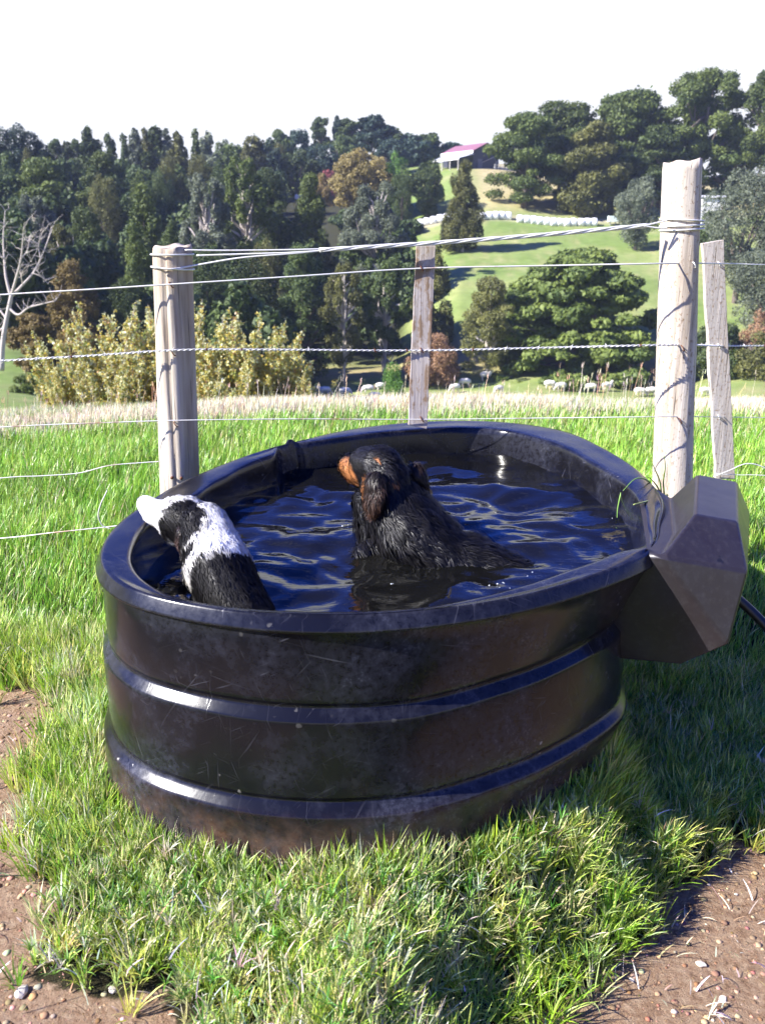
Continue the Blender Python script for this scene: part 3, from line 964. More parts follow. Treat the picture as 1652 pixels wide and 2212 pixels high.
def galv():
    b = NB('weathered_galvanised_wire'); vec = b.coord()
    n = b.noise(vec, 3.2, 4, .7)
    b.set(Base_Color=b.mix(b.ramp(n, [(.56, 0.0), (.66, 1.0)]), (.62, .61, .58), (.30, .13, .07)), Roughness=.55)
    b.p.inputs['Metallic'].default_value = .25
    return b.m
GALV = galv()
GALVC = simple('bright_wire', (.66, .65, .62), .5, .25)

def round_post(name, base, top, r0, r1, mat, seed, facets=None, split=None):
    """tapered, slightly lumpy timber post; returns its Empty"""
    root = empty(name, base)
    ax = Vector(top) - Vector(base)
    n, m = 56, 60
    V = []; F = []
    rg = random.Random(seed); ph = [rg.random() * 6.28 for _ in range(8)]
    for j in range(m + 1):
        t = j / m
        c = ax * t
        for k in range(n):
            a = 2 * math.pi * k / n
            r = r0 * (1 - t) + r1 * t
            r *= 1 + .022 * math.sin(2 * a + ph[0] + t) + .014 * math.sin(3 * a + ph[1] - 2 * t) + .008 * math.sin(9 * a + ph[2]) + .006 * math.sin(14 * a + ph[3] + t * 3) + .012 * math.sin(t * 9 + ph[4])
            for (sa, sw, sd, t0, t1) in (split or []):
                if t0 < t < t1:
                    da = (a - sa - .12 * math.sin(t * 5) + math.pi) % (2 * math.pi) - math.pi
                    r -= sd * math.exp(-(da / sw) ** 2) * min(1, (t - t0) * 8, (t1 - t) * 12 if t1 < 1 else 1)
            for (fa, fd) in (facets or []):
                ca = math.cos(a - fa)
                if ca > .2: r = min(r, (r0 * (1 - t) + r1 * t) * fd / ca + .0015 * math.sin(t * 21 + 3 * a))
            if j == m: r *= .97
            zt = (.008 * math.sin(a + ph[5]) + .004 * math.sin(5 * a + ph[6])) * (t > .985)
            V.append(c + Vector((r * math.cos(a), r * math.sin(a), zt)))
    for j in range(m):
        for k in range(n):
            F.append((j * n + k, j * n + (k + 1) % n, (j + 1) * n + (k + 1) % n, (j + 1) * n + k))
    # top in rings so the sawn end is slightly dished
    last = m * n
    for s in (.7, .35):
        o = len(V)
        for k in range(n):
            v = V[last + k] - ax
            V.append(ax + Vector((v.x * s, v.y * s, v.z * s - .003)))
        for k in range(n): F.append((last + k, last + (k + 1) % n, o + (k + 1) % n, o + k))
        last = o
        n0 = o
    F = [f for f in F]
    V.append(ax); c = len(V) - 1
    for k in range(n): F.append((n0 + k, n0 + (k + 1) % n, c))
    MB().add(V, F).build('timber', mat, root, True)
    return root

def front_pt(base, top, r, v_px, side=0.0):
    """point on the camera side of a post at the height seen at row v_px"""
    b = Vector(base); a = Vector(top) - b
    best = None
    for k in range(400):
        t = k / 399
        p = b + a * t
        d = ray(826, v_px)
        z = EYE + d.z * (p.y / d.y)
        if best is None or abs(p.z - z) < best[0]: best = (abs(p.z - z), p)
    p = best[1]
    return p + Vector((side * r, -math.sqrt(max(0, 1 - side * side)) * r, 0))

def staple(p, mat, root, r=.0025, w_=.012):
    q = p - root.location
    MB().tube([q + Vector((-w_ / 2, .01, .010)), q + Vector((-w_ / 2, -.004, .009)), q + Vector((0, -.006, 0)), q + Vector((w_ / 2, -.004, -.009)), q + Vector((w_ / 2, .01, -.010))], r, 6).build('staple', mat, root, True)

YL, YR, YB, YB2 = 3.60, 3.70, 3.62, 4.30
def post_axis(u0, v0, u1, v1, Y, zbase):
    a = at(u0, v0, Y); b = at(u1, v1, Y)
    t = (zbase - a.z) / (b.z - a.z)
    return a + (b - a) * t, b
LB, LT = post_axis(389, 1045, 372, 532, YL, -.3)
RB, RT = post_axis(1454, 1050, 1476, 348, YR, -.3)
lp = round_post('fence_post', LB, LT, .085, .077, POSTW, 3, facets=[(R(-36), .84)], split=[(R(-95), .10, .010, .3, 1.1), (R(-60), .05, .006, .2, .9), (R(-125), .05, .005, .1, .7)])
tag(lp, 'round weathered timber post behind the left rim of the trough, wire wrapped at its top', 'fence post', 'round timber posts of the fence')
rp = round_post('fence_post', RB, RT, .094, .078, POSTW2, 8, facets=[(R(-22), .86)], split=[(R(-35), .05, .012, .6, 1.1), (R(-70), .04, .004, .1, .8)])
tag(rp, 'tall grey round timber post with lichen beside the trough corner, three wire coils', 'fence post', 'round timber posts of the fence')

def batten(name, pts_top, pts_bot, Y, thick, mat, lab, notch=None):
    """flat batten seen from its corner pixels: (left,right) at top and bottom"""
    tl, tr = at(*pts_top[0], Y), at(*pts_top[1], Y)
    bl, br = at(*pts_bot[0], Y), at(*pts_bot[1], Y)
    root = empty(name, (bl + br) / 2)
    rows = 26
    V = []; F = []
    rg = random.Random(len(lab))
    for j in range(rows + 1):
        t = j / rows
        l = bl.lerp(tl, t); r = br.lerp(tr, t)
        w1 = .0018 * math.sin(t * 23) + rg.uniform(-.0014, .0014); w2 = rg.uniform(-.0014, .0014)
        for k, (p, dy) in enumerate(((l, 0), (r, 0), (r, thick), (l, thick))):
            V.append(p - root.location + Vector((w1 if k in (0, 3) else w2, dy + .002 * math.sin(t * 9 + k), 0)))
    for j in range(rows):
        for k in range(4):
            F.append((j * 4 + k, j * 4 + (k + 1) % 4, (j + 1) * 4 + (k + 1) % 4, (j + 1) * 4 + k))
    F.append((3, 2, 1, 0)); o = rows * 4; F.append((o, o + 1, o + 2, o + 3))
    ob = MB().add(V, F).build('timber', mat, root)
    bv = ob.modifiers.new('bevel', 'BEVEL'); bv.width = .002; bv.segments = 2; bv.limit_method = 'ANGLE'; bv.angle_limit = R(50)
    tag(root, lab, 'fence batten', 'sawn battens hung on the fence wires')
    return root
b1 = batten('fence_batten', ((899, 531), (941, 531)), ((881, 918), (922, 927)), YB, .035, BATW, 'flaking sawn batten hanging over the far rim of the trough')
b2 = batten('fence_batten', ((1517, 526), (1562, 518)), ((1546, 1035), (1587, 1035)), YB2, .035, BATW2, 'pale speckled sawn batten to the right of the tall post')

def wire_pts(px, Y, n=None):
    pts = [at(u, v, Y(u) if callable(Y) else Y) for u, v in px]
    return spline(pts, n or max(20, len(px) * 14))

def plain_wire(px, Y, r, lab, mat=GALV, name='fence_wire'):
    o = MB().tube(wire_pts(px, Y, 90), r, 8).build(name, mat, None, True)
    tag(o, lab, 'wire', 'wires strung along the fence')
    return o

def Yf(u):
    # wires run on the camera side of the posts and battens
    return np.interp(u, [-200, 0, 388, 905, 1455, 1555, 1900], [3.45, 3.48, YL - .088, YB - .008, YR - .094, YB2 - .006, 4.9]).item()

def twisted(px, Y, rs, rt, pitch, strands, name, mat, root=None, n=None):
    pts = wire_pts(px, Y, 40)
    L = sum((pts[i + 1] - pts[i]).length for i in range(len(pts) - 1))
    n = n or int(L / pitch * 12)
    pts = wire_pts(px, Y, n)
    mbs = MB()
    for s in range(strands):
        out = []
        acc = 0
        for i, p in enumerate(pts):
            if i: acc += (p - pts[i - 1]).length
            t = (pts[min(i + 1, n - 1)] - pts[max(i - 1, 0)]).normalized()
            a = t.cross(Vector((0, 0, 1))).normalized(); b = a.cross(t)
            an = acc / pitch * 2 * math.pi + s * 2 * math.pi / strands
            out.append(p + (a * math.cos(an) + b * math.sin(an)) * rt)
        mbs.tube(out, rs, 6)
    return mbs, pts

# top plain wire
plain_wire([(-250, 655), (0, 637), (200, 625), (388, 613), (640, 597), (905, 580), (1180, 574), (1455, 569), (1580, 570), (1652, 572), (1900, 578)], Yf, .0031, 'plain wire just under the post tops, partly rusted near the tall post')
# barbed wire with barbs as parts
px_b = [(-250, 800), (0, 780), (200, 768), (388, 756), (560, 755), (905, 757), (1180, 751), (1455, 745), (1560, 747), (1700, 747), (1900, 750)]
broot = empty('barbed_wire', at(388, 756, Yf(388)))
tag(broot, 'twisted two strand barbed wire at mid height of the posts', 'wire', 'wires strung along the fence')
mbt, bpts = twisted(px_b, Yf, .0021, .0026, .045, 2, 'strand', GALV)
mbt.V = [v - broot.location for v in mbt.V]
mbt.build('strand', GALVC, broot, True)
acc = 0; nxt = .06; rg_ = random.Random(2)
for i in range(1, len(bpts)):
    acc += (bpts[i] - bpts[i - 1]).length
    if acc > nxt:
        nxt += .135
        p = bpts[i] - broot.location
        m_ = MB()
        a0 = rg_.random() * 6.28
        for k, s in enumerate((0, 2.2)):
            d = Vector((.35 * (1 if k else -1), math.cos(a0 + s), math.sin(a0 + s))).normalized()
            m_.tube([p - d * .014, p, p + d * .014], [.0004, .0017, .0004], 5)
        m_.tube([p + Vector((.006 * (q / 12 - .5), .0048 * math.cos(q * 1.0), .0048 * math.sin(q * 1.0))) for q in range(13)], .0016, 5)
        m_.build('barb', RUST if rg_.random() < .3 else GALVC, broot, True)
# lower plain wires
plain_wire([(-250, 945), (0, 923), (200, 914), (388, 908), (640, 905), (905, 906), (1180, 903), (1455, 900), (1566, 901), (1700, 903), (1900, 906)], Yf, .0021, 'thin wire low on the fence, passing the batten end above the far rim')
plain_wire([(-250, 1062), (0, 1033), (90, 1028), (170, 1022), (235, 1006), (300, 1000), (345, 997)], lambda u: Yf(u) + .05, .0021, 'sagging thin wire tied to the left post from the left, upper of the two')
plain_wire([(-250, 1180), (0, 1163), (120, 1150), (235, 1138), (300, 1130)], lambda u: 3.1 if u > 100 else 3.2, .0022, 'slack thin wire running low into the grass behind the left rim')
plain_wire([(232, 1060), (218, 1090), (213, 1115), (222, 1135), (238, 1142)], 3.05, .0022, 'short curled loose wire end in the grass left of the rim', GALVC)
plain_wire([(1540, 1030), (1575, 1016), (1610, 1002), (1645, 1008), (1690, 1035), (1760, 1060)], 4.28, .0028, 'looped wire tied round the foot of the speckled batten', GALVC)
plain_wire([(1545, 1024), (1600, 1026), (1652, 1027), (1900, 1040)], 4.29, .0022, 'straight thin wire running off to the right from the foot of the speckled batten', GALVC)

# brace wire, twisted between the two posts, with wraps round each post
br = empty('brace_wire', at(900, 527, YB - .03))
tag(br, 'thick twisted brace wire slanting between the tops of the two round posts', 'wire')
def Yw(u): return np.interp(u, [388, 905, 1455], [YL - .05, YB - .03, YR - .06]).item()
m1_, _ = twisted([(690, 540), (905, 527), (1050, 517), (1200, 505), (1320, 494), (1400, 487)], Yw, .0042, .0055, .34, 4, '', GALV)
m1_.V = [v - br.location for v in m1_.V]
m1_.build('twisted_strands', GALVC, br, True)
def strand(px, Yfun, r, mat=GALVC):
    m_ = MB().tube([p - br.location for p in wire_pts(px, Yfun, 50)], r, 7)
    m_.build('strand', mat, br, True)
strand([(400, 540), (480, 541), (600, 540), (690, 538), (800, 535)], Yw, .0030, GALV)
strand([(425, 552), (520, 549), (640, 545), (760, 536)], Yw, .0034, GALVC)
strand([(335, 578), (372, 581), (412, 575), (520, 557), (640, 547), (720, 538)], lambda u: YL - .088 if u < 400 else Yw(u), .0036, GALVC)
strand([(1390, 488), (1415, 482), (1440, 476)], lambda u: YR - .085, .0035)
strand([(1390, 488), (1415, 492), (1440, 493)], lambda u: YR - .085, .0035)
def wrap(base, top, r, v0, tilt, turns=1.0, rad=.0034):
    p = front_pt(base, top, 0, v0)
    pts = []
    for k in range(int(48 * turns) + 1):
        a = 2 * math.pi * k / 48
        pts.append(p + Vector((math.cos(a) * (r + rad), math.sin(a) * (r + rad), tilt * math.cos(a))) - br.location)
    MB().tube(pts, rad, 7).build('coil', GALVC, br, True)
wrap(LB, LT, .080, 549, .000); wrap(LB, LT, .080, 578, -.006)
wrap(RB, RT, .082, 476, -.004); wrap(RB, RT, .082, 487, .003); wrap(RB, RT, .082, 495, .004)
# staples
for v in (613, 756, 908): staple(front_pt(LB, LT, .086, v, .12), RUST, lp)
for v in (569, 745, 900): staple(front_pt(RB, RT, .092, v, -.1 if v > 700 else .3), GALVC if v < 600 else RUST, rp)
for v in (580, 757, 906):
    staple(at(911, v, YB - .008), RUST, b1)
for v in (570, 747, 901):
    staple(at(1552, v, YB2 - .008), GALVC, b2)
# nail heads at the foot of the left post
for (u, v) in ((372, 1032), (392, 1033)):
    q = at(u, v, YL - .086) - lp.location
    MB().tube([q + Vector((0, .02, 0)), q, q + Vector((0, -.006, 0))], [.003, .007, .006], 8).build('nail', RUST, lp, True)

# ------------------------------------------------------------------ trees
def lump_points(lobes, n, rg, shell=.55, up=0.15):
    """points spread in the outer part of ellipsoid lobes: positions and outward normals"""
    vol = np.array([(l[3] * l[4] * l[5]) ** (2 / 3) for l in lobes])
    k = rg.choice(len(lobes), n, p=vol / vol.sum())
    Lb = np.array(lobes)[k]
    d = rg.normal(size=(n, 3)); d[:, 2] += up
    d /= np.linalg.norm(d, axis=1)[:, None]
    r = shell + (1 - shell) * rg.random(n) ** .6
    p = Lb[:, :3] + d * Lb[:, 3:6] * r[:, None]
    nn = d / Lb[:, 3:6]; nn /= np.linalg.norm(nn, axis=1)[:, None]
    # drop points buried inside other lobes
    keep = np.ones(n, bool)
    for l in lobes:
        q = (p - np.array(l[:3])) / np.array(l[3:6])
        keep &= (np.sum(q * q, 1) > .42)
    return p[keep], nn[keep], k[keep]

def leaf_cards(p, nn, size, rg, elong=1.6, jitter=.8, flat_=0.0, fac=None, asp=1.0):
    """irregular leaf-clump faces (bent 5-point clusters); asp = world height/width of the unit crown"""
    n = len(p)
    nrm = nn + rg.normal(0, jitter, (n, 3)); nrm[:, 2] += flat_
    nrm /= np.linalg.norm(nrm, axis=1)[:, None]
    a = np.cross(nrm, rg.normal(size=(n, 3))); a /= np.linalg.norm(a, axis=1)[:, None]
    b = np.cross(nrm, a)
    s = size * rg.uniform(.55, 1.35, n)
    a = a * (s * elong / 2)[:, None]; b = b * (s / 2)[:, None]
    nb = nrm * (s * .25)[:, None]
    j = lambda: 1 + rg.uniform(-.35, .35, (n, 1))
    c0 = p + nb * 0.6
    v = [c0, p - a * j() - b * .2, p - b * j() + a * .25, p + a * j() + b * .15 - nb, p + b * j() - a * .3]
    v[1:] = [p + (q_ - p) * np.array([1, 1, 1 / asp]) for q_ in v[1:]]
    V = np.stack(v, 1).reshape(-1, 3)
    i = (np.arange(n) * 5)[:, None]
    T = (i[:, :, None] + np.array([[[0, 1, 2], [0, 2, 3], [0, 3, 4], [0, 4, 1]]])).reshape(-1, 3)
    f = rg.random(n) if fac is None else fac
    return V, T, np.repeat(f, 5)

KIND = {}
def cyl_limb(mb, p, q, r0, r1, rg, bend=.05, seg=6):
    p, q = Vector(p), Vector(q)
    m = (p + q) / 2 + Vector(rg.normal(0, bend, 3)) * (q - p).length
    pts = [p, (p + m) / 2, m, (m + q) / 2, q]
    mb.tube(pts, [r0, r0 * .8 + r1 * .2, (r0 + r1) / 2, r0 * .25 + r1 * .75, r1], seg)

def unit_tree(kind, seed):
    """crown lobes and trunk for a tree one unit high and about one unit wide; returns lobes, trunk MB"""
    rg = np.random.default_rng(seed)
    tr = MB(); lobes = []
    if kind == 'cypress':           # broad macrocarpa in flattened layers
        H0 = .10
        for i in range(95):
            h = H0 + .84 * rg.random() ** .85
            w_ = .47 * math.sin(min(1, (1.03 - h) / .62) * math.pi / 2) ** .8 * (.85 if h < .25 else 1)
            an = rg.random() * 6.28; rr = w_ * rg.uniform(.15, 1.0)
            s_ = rg.uniform(.05, .12)
            lobes.append((rr * math.cos(an), rr * math.sin(an), h - .06 * rr, s_ * 1.35, s_ * 1.35, s_ * .5))
            if i % 3 == 0: cyl_limb(tr, (0, 0, h * .6), (rr * math.cos(an) * .9, rr * math.sin(an) * .9, h - .04), .018, .005, rg)
        cyl_limb(tr, (0, 0, -.03), (.02, 0, .85), .045, .012, rg, .03, 8)
    elif kind == 'umbrella':        # tall clear trunk, layered flat head with gaps
        for i in range(64):
            h = .34 + .62 * rg.random() ** .8
            w_ = .47 * math.sin(min(1, (1.05 - h) / .38) * math.pi / 2) * (.75 if h < .5 else 1)
            an = rg.random() * 6.28; rr = w_ * rg.uniform(.2, 1.0)
            s_ = rg.uniform(.05, .115)
            lobes.append((rr * math.cos(an), rr * math.sin(an), h, s_ * 1.4, s_ * 1.4, s_ * .5))
            if i % 2 == 0: cyl_limb(tr, (.02, 0, .38 + .3 * rg.random()), (rr * math.cos(an), rr * math.sin(an), h - .02), .016, .005, rg)
        cyl_limb(tr, (0, 0, -.03), (.03, .01, .75), .030, .014, rg, .03, 8)
        cyl_limb(tr, (.01, 0, .2), (-.14, .05, .70), .022, .010, rg, .05, 6)
    elif kind == 'round':           # rounded broadleaf with clumpy surface
        for i in range(70):
            d = rg.normal(size=3); d /= np.linalg.norm(d)
            s_ = rg.uniform(.06, .155); q_ = rg.uniform(.24, .42)
            lobes.append((d[0] * q_, d[1] * q_, .50 + d[2] * q_ * .98, s_, s_, s_ * .8))
        for i in range(9):
            an = rg.random() * 6.28
            cyl_limb(tr, (0, 0, .18), (.28 * math.cos(an), .28 * math.sin(an), .45 + .25 * rg.random()), .022, .006, rg)
        cyl_limb(tr, (0, 0, -.04), (0, 0, .5), .038, .016, rg, .02, 8)
    elif kind == 'cone':            # upright conifer
        for i in range(80):
            h = .06 + .9 * rg.random()
            w_ = .44 * (1 - h) ** .6 + .03
            an = rg.random() * 6.28; rr = w_ * rg.uniform(.2, 1.0); s_ = rg.uniform(.045, .125) * (1.25 - h * .6)
            lobes.append((rr * math.cos(an), rr * math.sin(an), h, s_ * 1.15, s_ * 1.15, s_ * .8))
        lobes.append((0, 0, .95, .035, .035, .06))
        cyl_limb(tr, (0, 0, -.03), (0, 0, .93), .032, .006, rg, .01, 8)
    elif kind == 'gappy':           # half-bare pine with pale limbs showing
        for i in range(60):
            h = .18 + .78 * rg.random()
            w_ = .46 * (1.05 - abs(h - .55) * 1.2)
            an = rg.random() * 6.28; rr = w_ * rg.uniform(.4, 1.0); s_ = rg.uniform(.045, .10)
            lobes.append((rr * math.cos(an), rr * math.sin(an), h, s_ * 1.2, s_ * 1.2, s_ * .6))
            cyl_limb(tr, (.02 * rg.normal(), .02 * rg.normal(), h * .75), (rr * math.cos(an), rr * math.sin(an), h + .02), .012, .004, rg, .12)
        for k in range(3):
            cyl_limb(tr, (.03 * k - .03, 0, -.03), (.22 * (k - 1) + .05, .05 * rg.normal(), .86 + .05 * rg.normal()), .024, .007, rg, .05, 7)
    elif kind == 'shrub':
        for i in range(26):
            an = rg.random() * 6.28; rr = .40 * rg.random() ** .5; s_ = rg.uniform(.11, .2)
            lobes.append((rr * math.cos(an), rr * math.sin(an), .12 + .68 * rg.random() * (1 - (rr / .5) ** 2), s_, s_, s_ * .85))
        for i in range(6):
            an = rg.random() * 6.28
            cyl_limb(tr, (0, 0, -.03), (.25 * math.cos(an), .25 * math.sin(an), .6), .018, .005, rg)
    return lobes, tr

BARK = simple('grey_bark', (.16, .13, .11), .9, 0, .2)
PALEBARK = simple('pale_dead_bark', (.46, .41, .37), .9, 0, .2)
DARKBARK = simple('dark_bark', (.07, .055, .045), .9, 0, .2)
LM = {
 'dark':   leaf_mat('foliage_dark_green', (0.036, 0.058, 0.022), (0.101, 0.138, 0.035), .22, .6, .3, .35),
 'cyp':    leaf_mat('foliage_cypress', (0.045, 0.072, 0.022), (0.143, 0.181, 0.042), .22, .6, .3, .25),
 'olive':  leaf_mat('foliage_olive', (0.065, 0.072, 0.022), (0.181, 0.181, 0.051), .22, .6, .3, .25),
 'mid':    leaf_mat('foliage_mid_green', (0.060, 0.094, 0.025), (0.172, 0.217, 0.047), .25, .6, .3, .25),
 'grey':   leaf_mat('foliage_grey_green', (0.080, 0.102, 0.065), (0.217, 0.246, 0.160), .22, .6, .3, .2),
 'blue':   leaf_mat('foliage_blue_pine', (0.020, 0.043, 0.032), (0.055, 0.090, 0.065), .2, .6, .3, .2),
 'gold':   leaf_mat('foliage_gold', (.17, .14, .045), (.36, .29, .11), .3, .6, .3, .15),
 'bright': leaf_mat('foliage_bright_green', (0.072, 0.160, 0.026), (0.174, 0.319, 0.058), .3, .6, .3, .15),
 'bronze': leaf_mat('foliage_bronze', (.115, .085, .028), (.26, .19, .06), .25, .6, .3, .15),
 'rust':   leaf_mat('foliage_rust', (.20, .115, .065), (.34, .21, .12), .25, .7, .2, .15),
 'red':    leaf_mat('foliage_red', (0.290, 0.072, 0.087), (0.493, 0.174, 0.160), .25, .7, .2, .15),
}
_cache = {}
def tree_meshes(kind, variant, n, size, leaf, bark, asp):
    asp = min((.6, .8, 1.0, 1.25, 1.6, 2.0, 2.6), key=lambda q_: abs(q_ - asp))
    key = (kind, variant, n, size, leaf, bark.name, asp)
    if key not in _cache:
        seed = hash((kind, variant)) if False else sum(ord(c) for c in kind) * 17 + variant * 101
        lobes, tr = unit_tree(kind, seed)
        rg = np.random.default_rng(seed + 5)
        n = int(n * 2.5); size *= .64
        p, nn, k = lump_points(lobes, n, rg)
        p = p + rg.normal(0, .012, p.shape)
        lf = rg.random(len(lobes))
        fac = np.clip(.55 * lf[k] + .45 * rg.random(len(p)), 0, 1)
        fl = {'cypress': .5, 'umbrella': .5, 'gappy': .3}.get(kind, .1)
        V, T, F = leaf_cards(p, nn, size, rg, 1.9 if kind in ('cypress', 'umbrella', 'gappy', 'cone') else 1.3, 1.0, fl, fac, asp)
        crown = np_mesh('crown', V, tris=T, mat=LM[leaf], fac=F)
        _cache[key] = (crown, tr.mesh('trunk', bark, True))
    return _cache[key]

def tree(name, kind, leaf, u, vtop, wpx, Y, lab, group=None, variant=0, n=5000, size=.045, bark=None, vbase=None, rot=None, cat='tree', depth=None):
    """tree standing on the ground in direction u at distance Y, its top at row vtop, wpx wide"""
    bark = bark or BARK
    top = at(u, vtop, Y)
    x = top.x
    zb = gz(x, Y) if vbase is None else at(u, vbase, Y).z
    if vbase is not None: zb = min(zb, gz(x, Y) - .1) if False else gz(x, Y)
    H = max(1.0, top.z - zb)
    slant = (CP + (1106 - vtop) / FPX * SP)
    W = wpx / FPX * Y / slant
    root = empty(name, (x, Y, zb - .1), rot if rot is not None else (variant * 1.7 + u * .013) % 6.28)
    root.scale = (W, (depth or W), H)
    crown, trunk = tree_meshes(kind, variant, n, size, leaf, bark, H / W)
    link('crown', crown, root); link('trunk', trunk, root)
    tag(root, lab, cat, group)
    return root

G_RIDGE = 'trees along the far skyline'
G_WOOD = 'trees massed on the wooded hillside'
G_MAC = 'tall cypresses on the right hand hill'
# right hand hill
T = tree
T('cypress_tree', 'cypress', 'cyp', 1140, 240, 180, 189, 'broad dark cypress at the left end of the hilltop stand, beside the tan slope', G_MAC, 0, 20000, .024, vbase=456)
T('cypress_tree', 'cypress', 'cyp', 1225, 214, 215, 198, 'wide layered cypress behind the olive conifer on the right hill', G_MAC, 1, 18000, .024)
T('cypress_tree', 'cypress', 'cyp', 1370, 188, 260, 200, 'big layered cypress between the olive conifer and the tallest tree', G_MAC, 2, 20000, .024)
T('cypress_tree', 'cypress', 'dark', 1440, 262, 190, 194, 'dark cypress right behind the tall grey post, lower than its neighbours', G_MAC, 3, 12000, .028)
T('cypress_tree', 'umbrella', 'cyp', 1538, 140, 175, 196, 'tallest cypress on the right hill, sky showing under its flat head', G_MAC, 4, 15000, .030)
T('cypress_tree', 'umbrella', 'cyp', 1668, 152, 130, 190, 'cypress cut by the right edge of the picture, open gaps below its head', G_MAC, 5, 12000, .034)
T('cypress_tree', 'cypress', 'dark', 1580, 285, 200, 198, 'low dark evergreen under the tallest cypress', G_MAC, 6, 10000, .030)
T('conifer_tree', 'cone', 'olive', 1293, 262, 205, 186, 'olive brown conifer standing in front of the tall right hand cypresses', G_MAC, 1, 16000, .028)
T('willow_tree', 'round', 'grey', 1385, 375, 118, 158, 'pale grey green rounded tree left of the tall grey post', None, 2, 8000, .032)
T('willow_tree', 'round', 'grey', 1625, 335, 190, 128, 'large pale grey green tree at the right edge above the speckled batten', None, 3, 12000, .026)
T('willow_tree', 'round', 'grey', 1690, 470, 180, 112, 'lower grey green tree at the right edge, partly cut off', None, 4, 9000, .030)
T('dark_bush', 'shrub', 'dark', 1548, 440, 85, 150, 'dark purplish bush between the tall post and the grey green tree', None, 1, 3500, .06, cat='bush')
# near cypress by the sheep
def near_cypress():
    Y = 113.0
    c0 = at(1262, 835, Y)
    base = Vector((c0.x, Y, gz(c0.x, Y) - .2))
    root = empty('cypress_tree', base)
    tag(root, 'huge dark green spreading cypress in the hollow behind the sheep', 'tree')
    rg = np.random.default_rng(77)
    prof = [(840, 1035, 1440), (800, 1005, 1432), (740, 1020, 1428), (690, 1045, 1420), (640, 1085, 1405), (600, 1130, 1372), (570, 1165, 1330), (550, 1200, 1290), (543, 1225, 1262)]
    vs = [a[0] for a in prof][::-1]; ls = [a[1] for a in prof][::-1]; rs = [a[2] for a in prof][::-1]
    lobes = []
    for i in range(330):
        v = 840 - 288 * rg.random() ** 1.15
        l, r = np.interp(v, vs, ls), np.interp(v, vs, rs)
        hw = (r - l) / 2
        an = rg.random() * 6.28; rr = hw * rg.uniform(.25, 1.0)
        u = (l + r) / 2 + rr * math.cos(an)
        p = at(u, v, Y) - base
        p.y = rr * math.sin(an) / FPX * Y
        s = rg.uniform(.7, 1.7)
        lobes.append((p.x, p.y, p.z, s * 1.25, s * 1.25, s * .62))
    p, nn, k = lump_points(lobes, 110000, rg, .5)
    lf = rg.random(len(lobes)); fac = np.clip(.6 * lf[k] + .4 * rg.random(len(p)), 0, 1)
    V, T_, F = leaf_cards(p, nn, .36, rg, 2.0, .9, .5, fac)
    link('crown', np_mesh('crown', V, tris=T_, mat=LM['mid'], fac=F), root)
    tr = MB()
    cyl_limb(tr, (0, 0, -.5), (.3, 0, 14.0), .7, .15, rg, .02, 8)
    for l in lobes[::4]:
        cyl_limb(tr, (0, 0, max(.5, l[2] * .6)), (l[0] * .92, l[1] * .92, l[2]), .18, .05, rg, .05)
    tr.build('trunk', BARK, root, True)
near_cypress()
T('cypress_tree', 'cypress', 'olive', 1062, 590, 130, 108, 'brownish half dead cypress on the left flank of the huge green one', None, 2, 9000, .032, bark=PALEBARK)
T('dark_bush', 'shrub', 'dark', 1560, 660, 150, 104, 'dark bushes seen between the tall post and the speckled batten', None, 2, 5000, .05, cat='bush')
T('rust_bush', 'shrub', 'rust', 1650, 632, 90, 106, 'rust coloured bush at the right edge above the straw tussock', None, 3, 3500, .05, cat='bush')
T('dark_bush', 'shrub', 'olive', 1655, 690, 120, 100, 'olive bush at the right edge behind the straw tussock', None, 4, 3500, .05, cat='bush')
# centre
T('gold_tree', 'round', 'gold', 786, 310, 165, 192, 'round golden tree above the dark wood, left of the barn', None, 0, 12000, .034)
T('green_tree', 'round', 'bright', 858, 316, 66, 190, 'bright green domed tree touching the right side of the golden tree', None, 1, 6000, .045)
T('green_tree', 'round', 'dark', 868, 345, 60, 184, 'dark tree under the bright green dome', None, 4, 6000, .045)
T('red_bush', 'shrub', 'red', 708, 343, 36, 222, 'small pinkish red bush left of the golden tree', None, 0, 2000, .09, cat='bush')
T('rust_bush', 'shrub', 'bronze', 698, 362, 46, 214, 'brown bush under the pinkish red one', None, 1, 2000, .09, cat='bush')
T('round_tree', 'round', 'dark', 926, 342, 96, 186, 'round dark grey green tree below the barn, left of the bronze conifer', None, 2, 8000, .04)
T('conifer_tree', 'cone', 'olive', 1003, 348, 108, 158, 'upright bronze green conifer with a pale trunk in front of the white bales', None, 2, 12000, .034, bark=PALEBARK)
T('conifer_tree', 'cone', 'mid', 668, 376, 140, 142, 'dark green feathery tree left of the grey green one in the centre', G_WOOD, 3, 14000, .030)
T('pine_tree', 'gappy', 'grey', 806, 388, 160, 138, 'grey green open tree in the centre of the picture below the golden tree', G_WOOD, 1, 17000, .026, bark=PALEBARK)
T('conifer_tree', 'cone', 'olive', 938, 520, 120, 118, 'yellowish conifer half hidden behind the flaking batten', None, 0, 9000, .038)
T('rust_bush', 'shrub', 'rust', 938, 684, 128, 106, 'rounded orange rust bush behind the lower half of the flaking batten', None, 2, 7000, .038, cat='bush')
T('small_tree', 'round', 'bright', 849, 766, 66, 70, 'small bright green round tree with a pale stem in the sheep paddock', None, 3, 5000, .045, bark=PALEBARK)
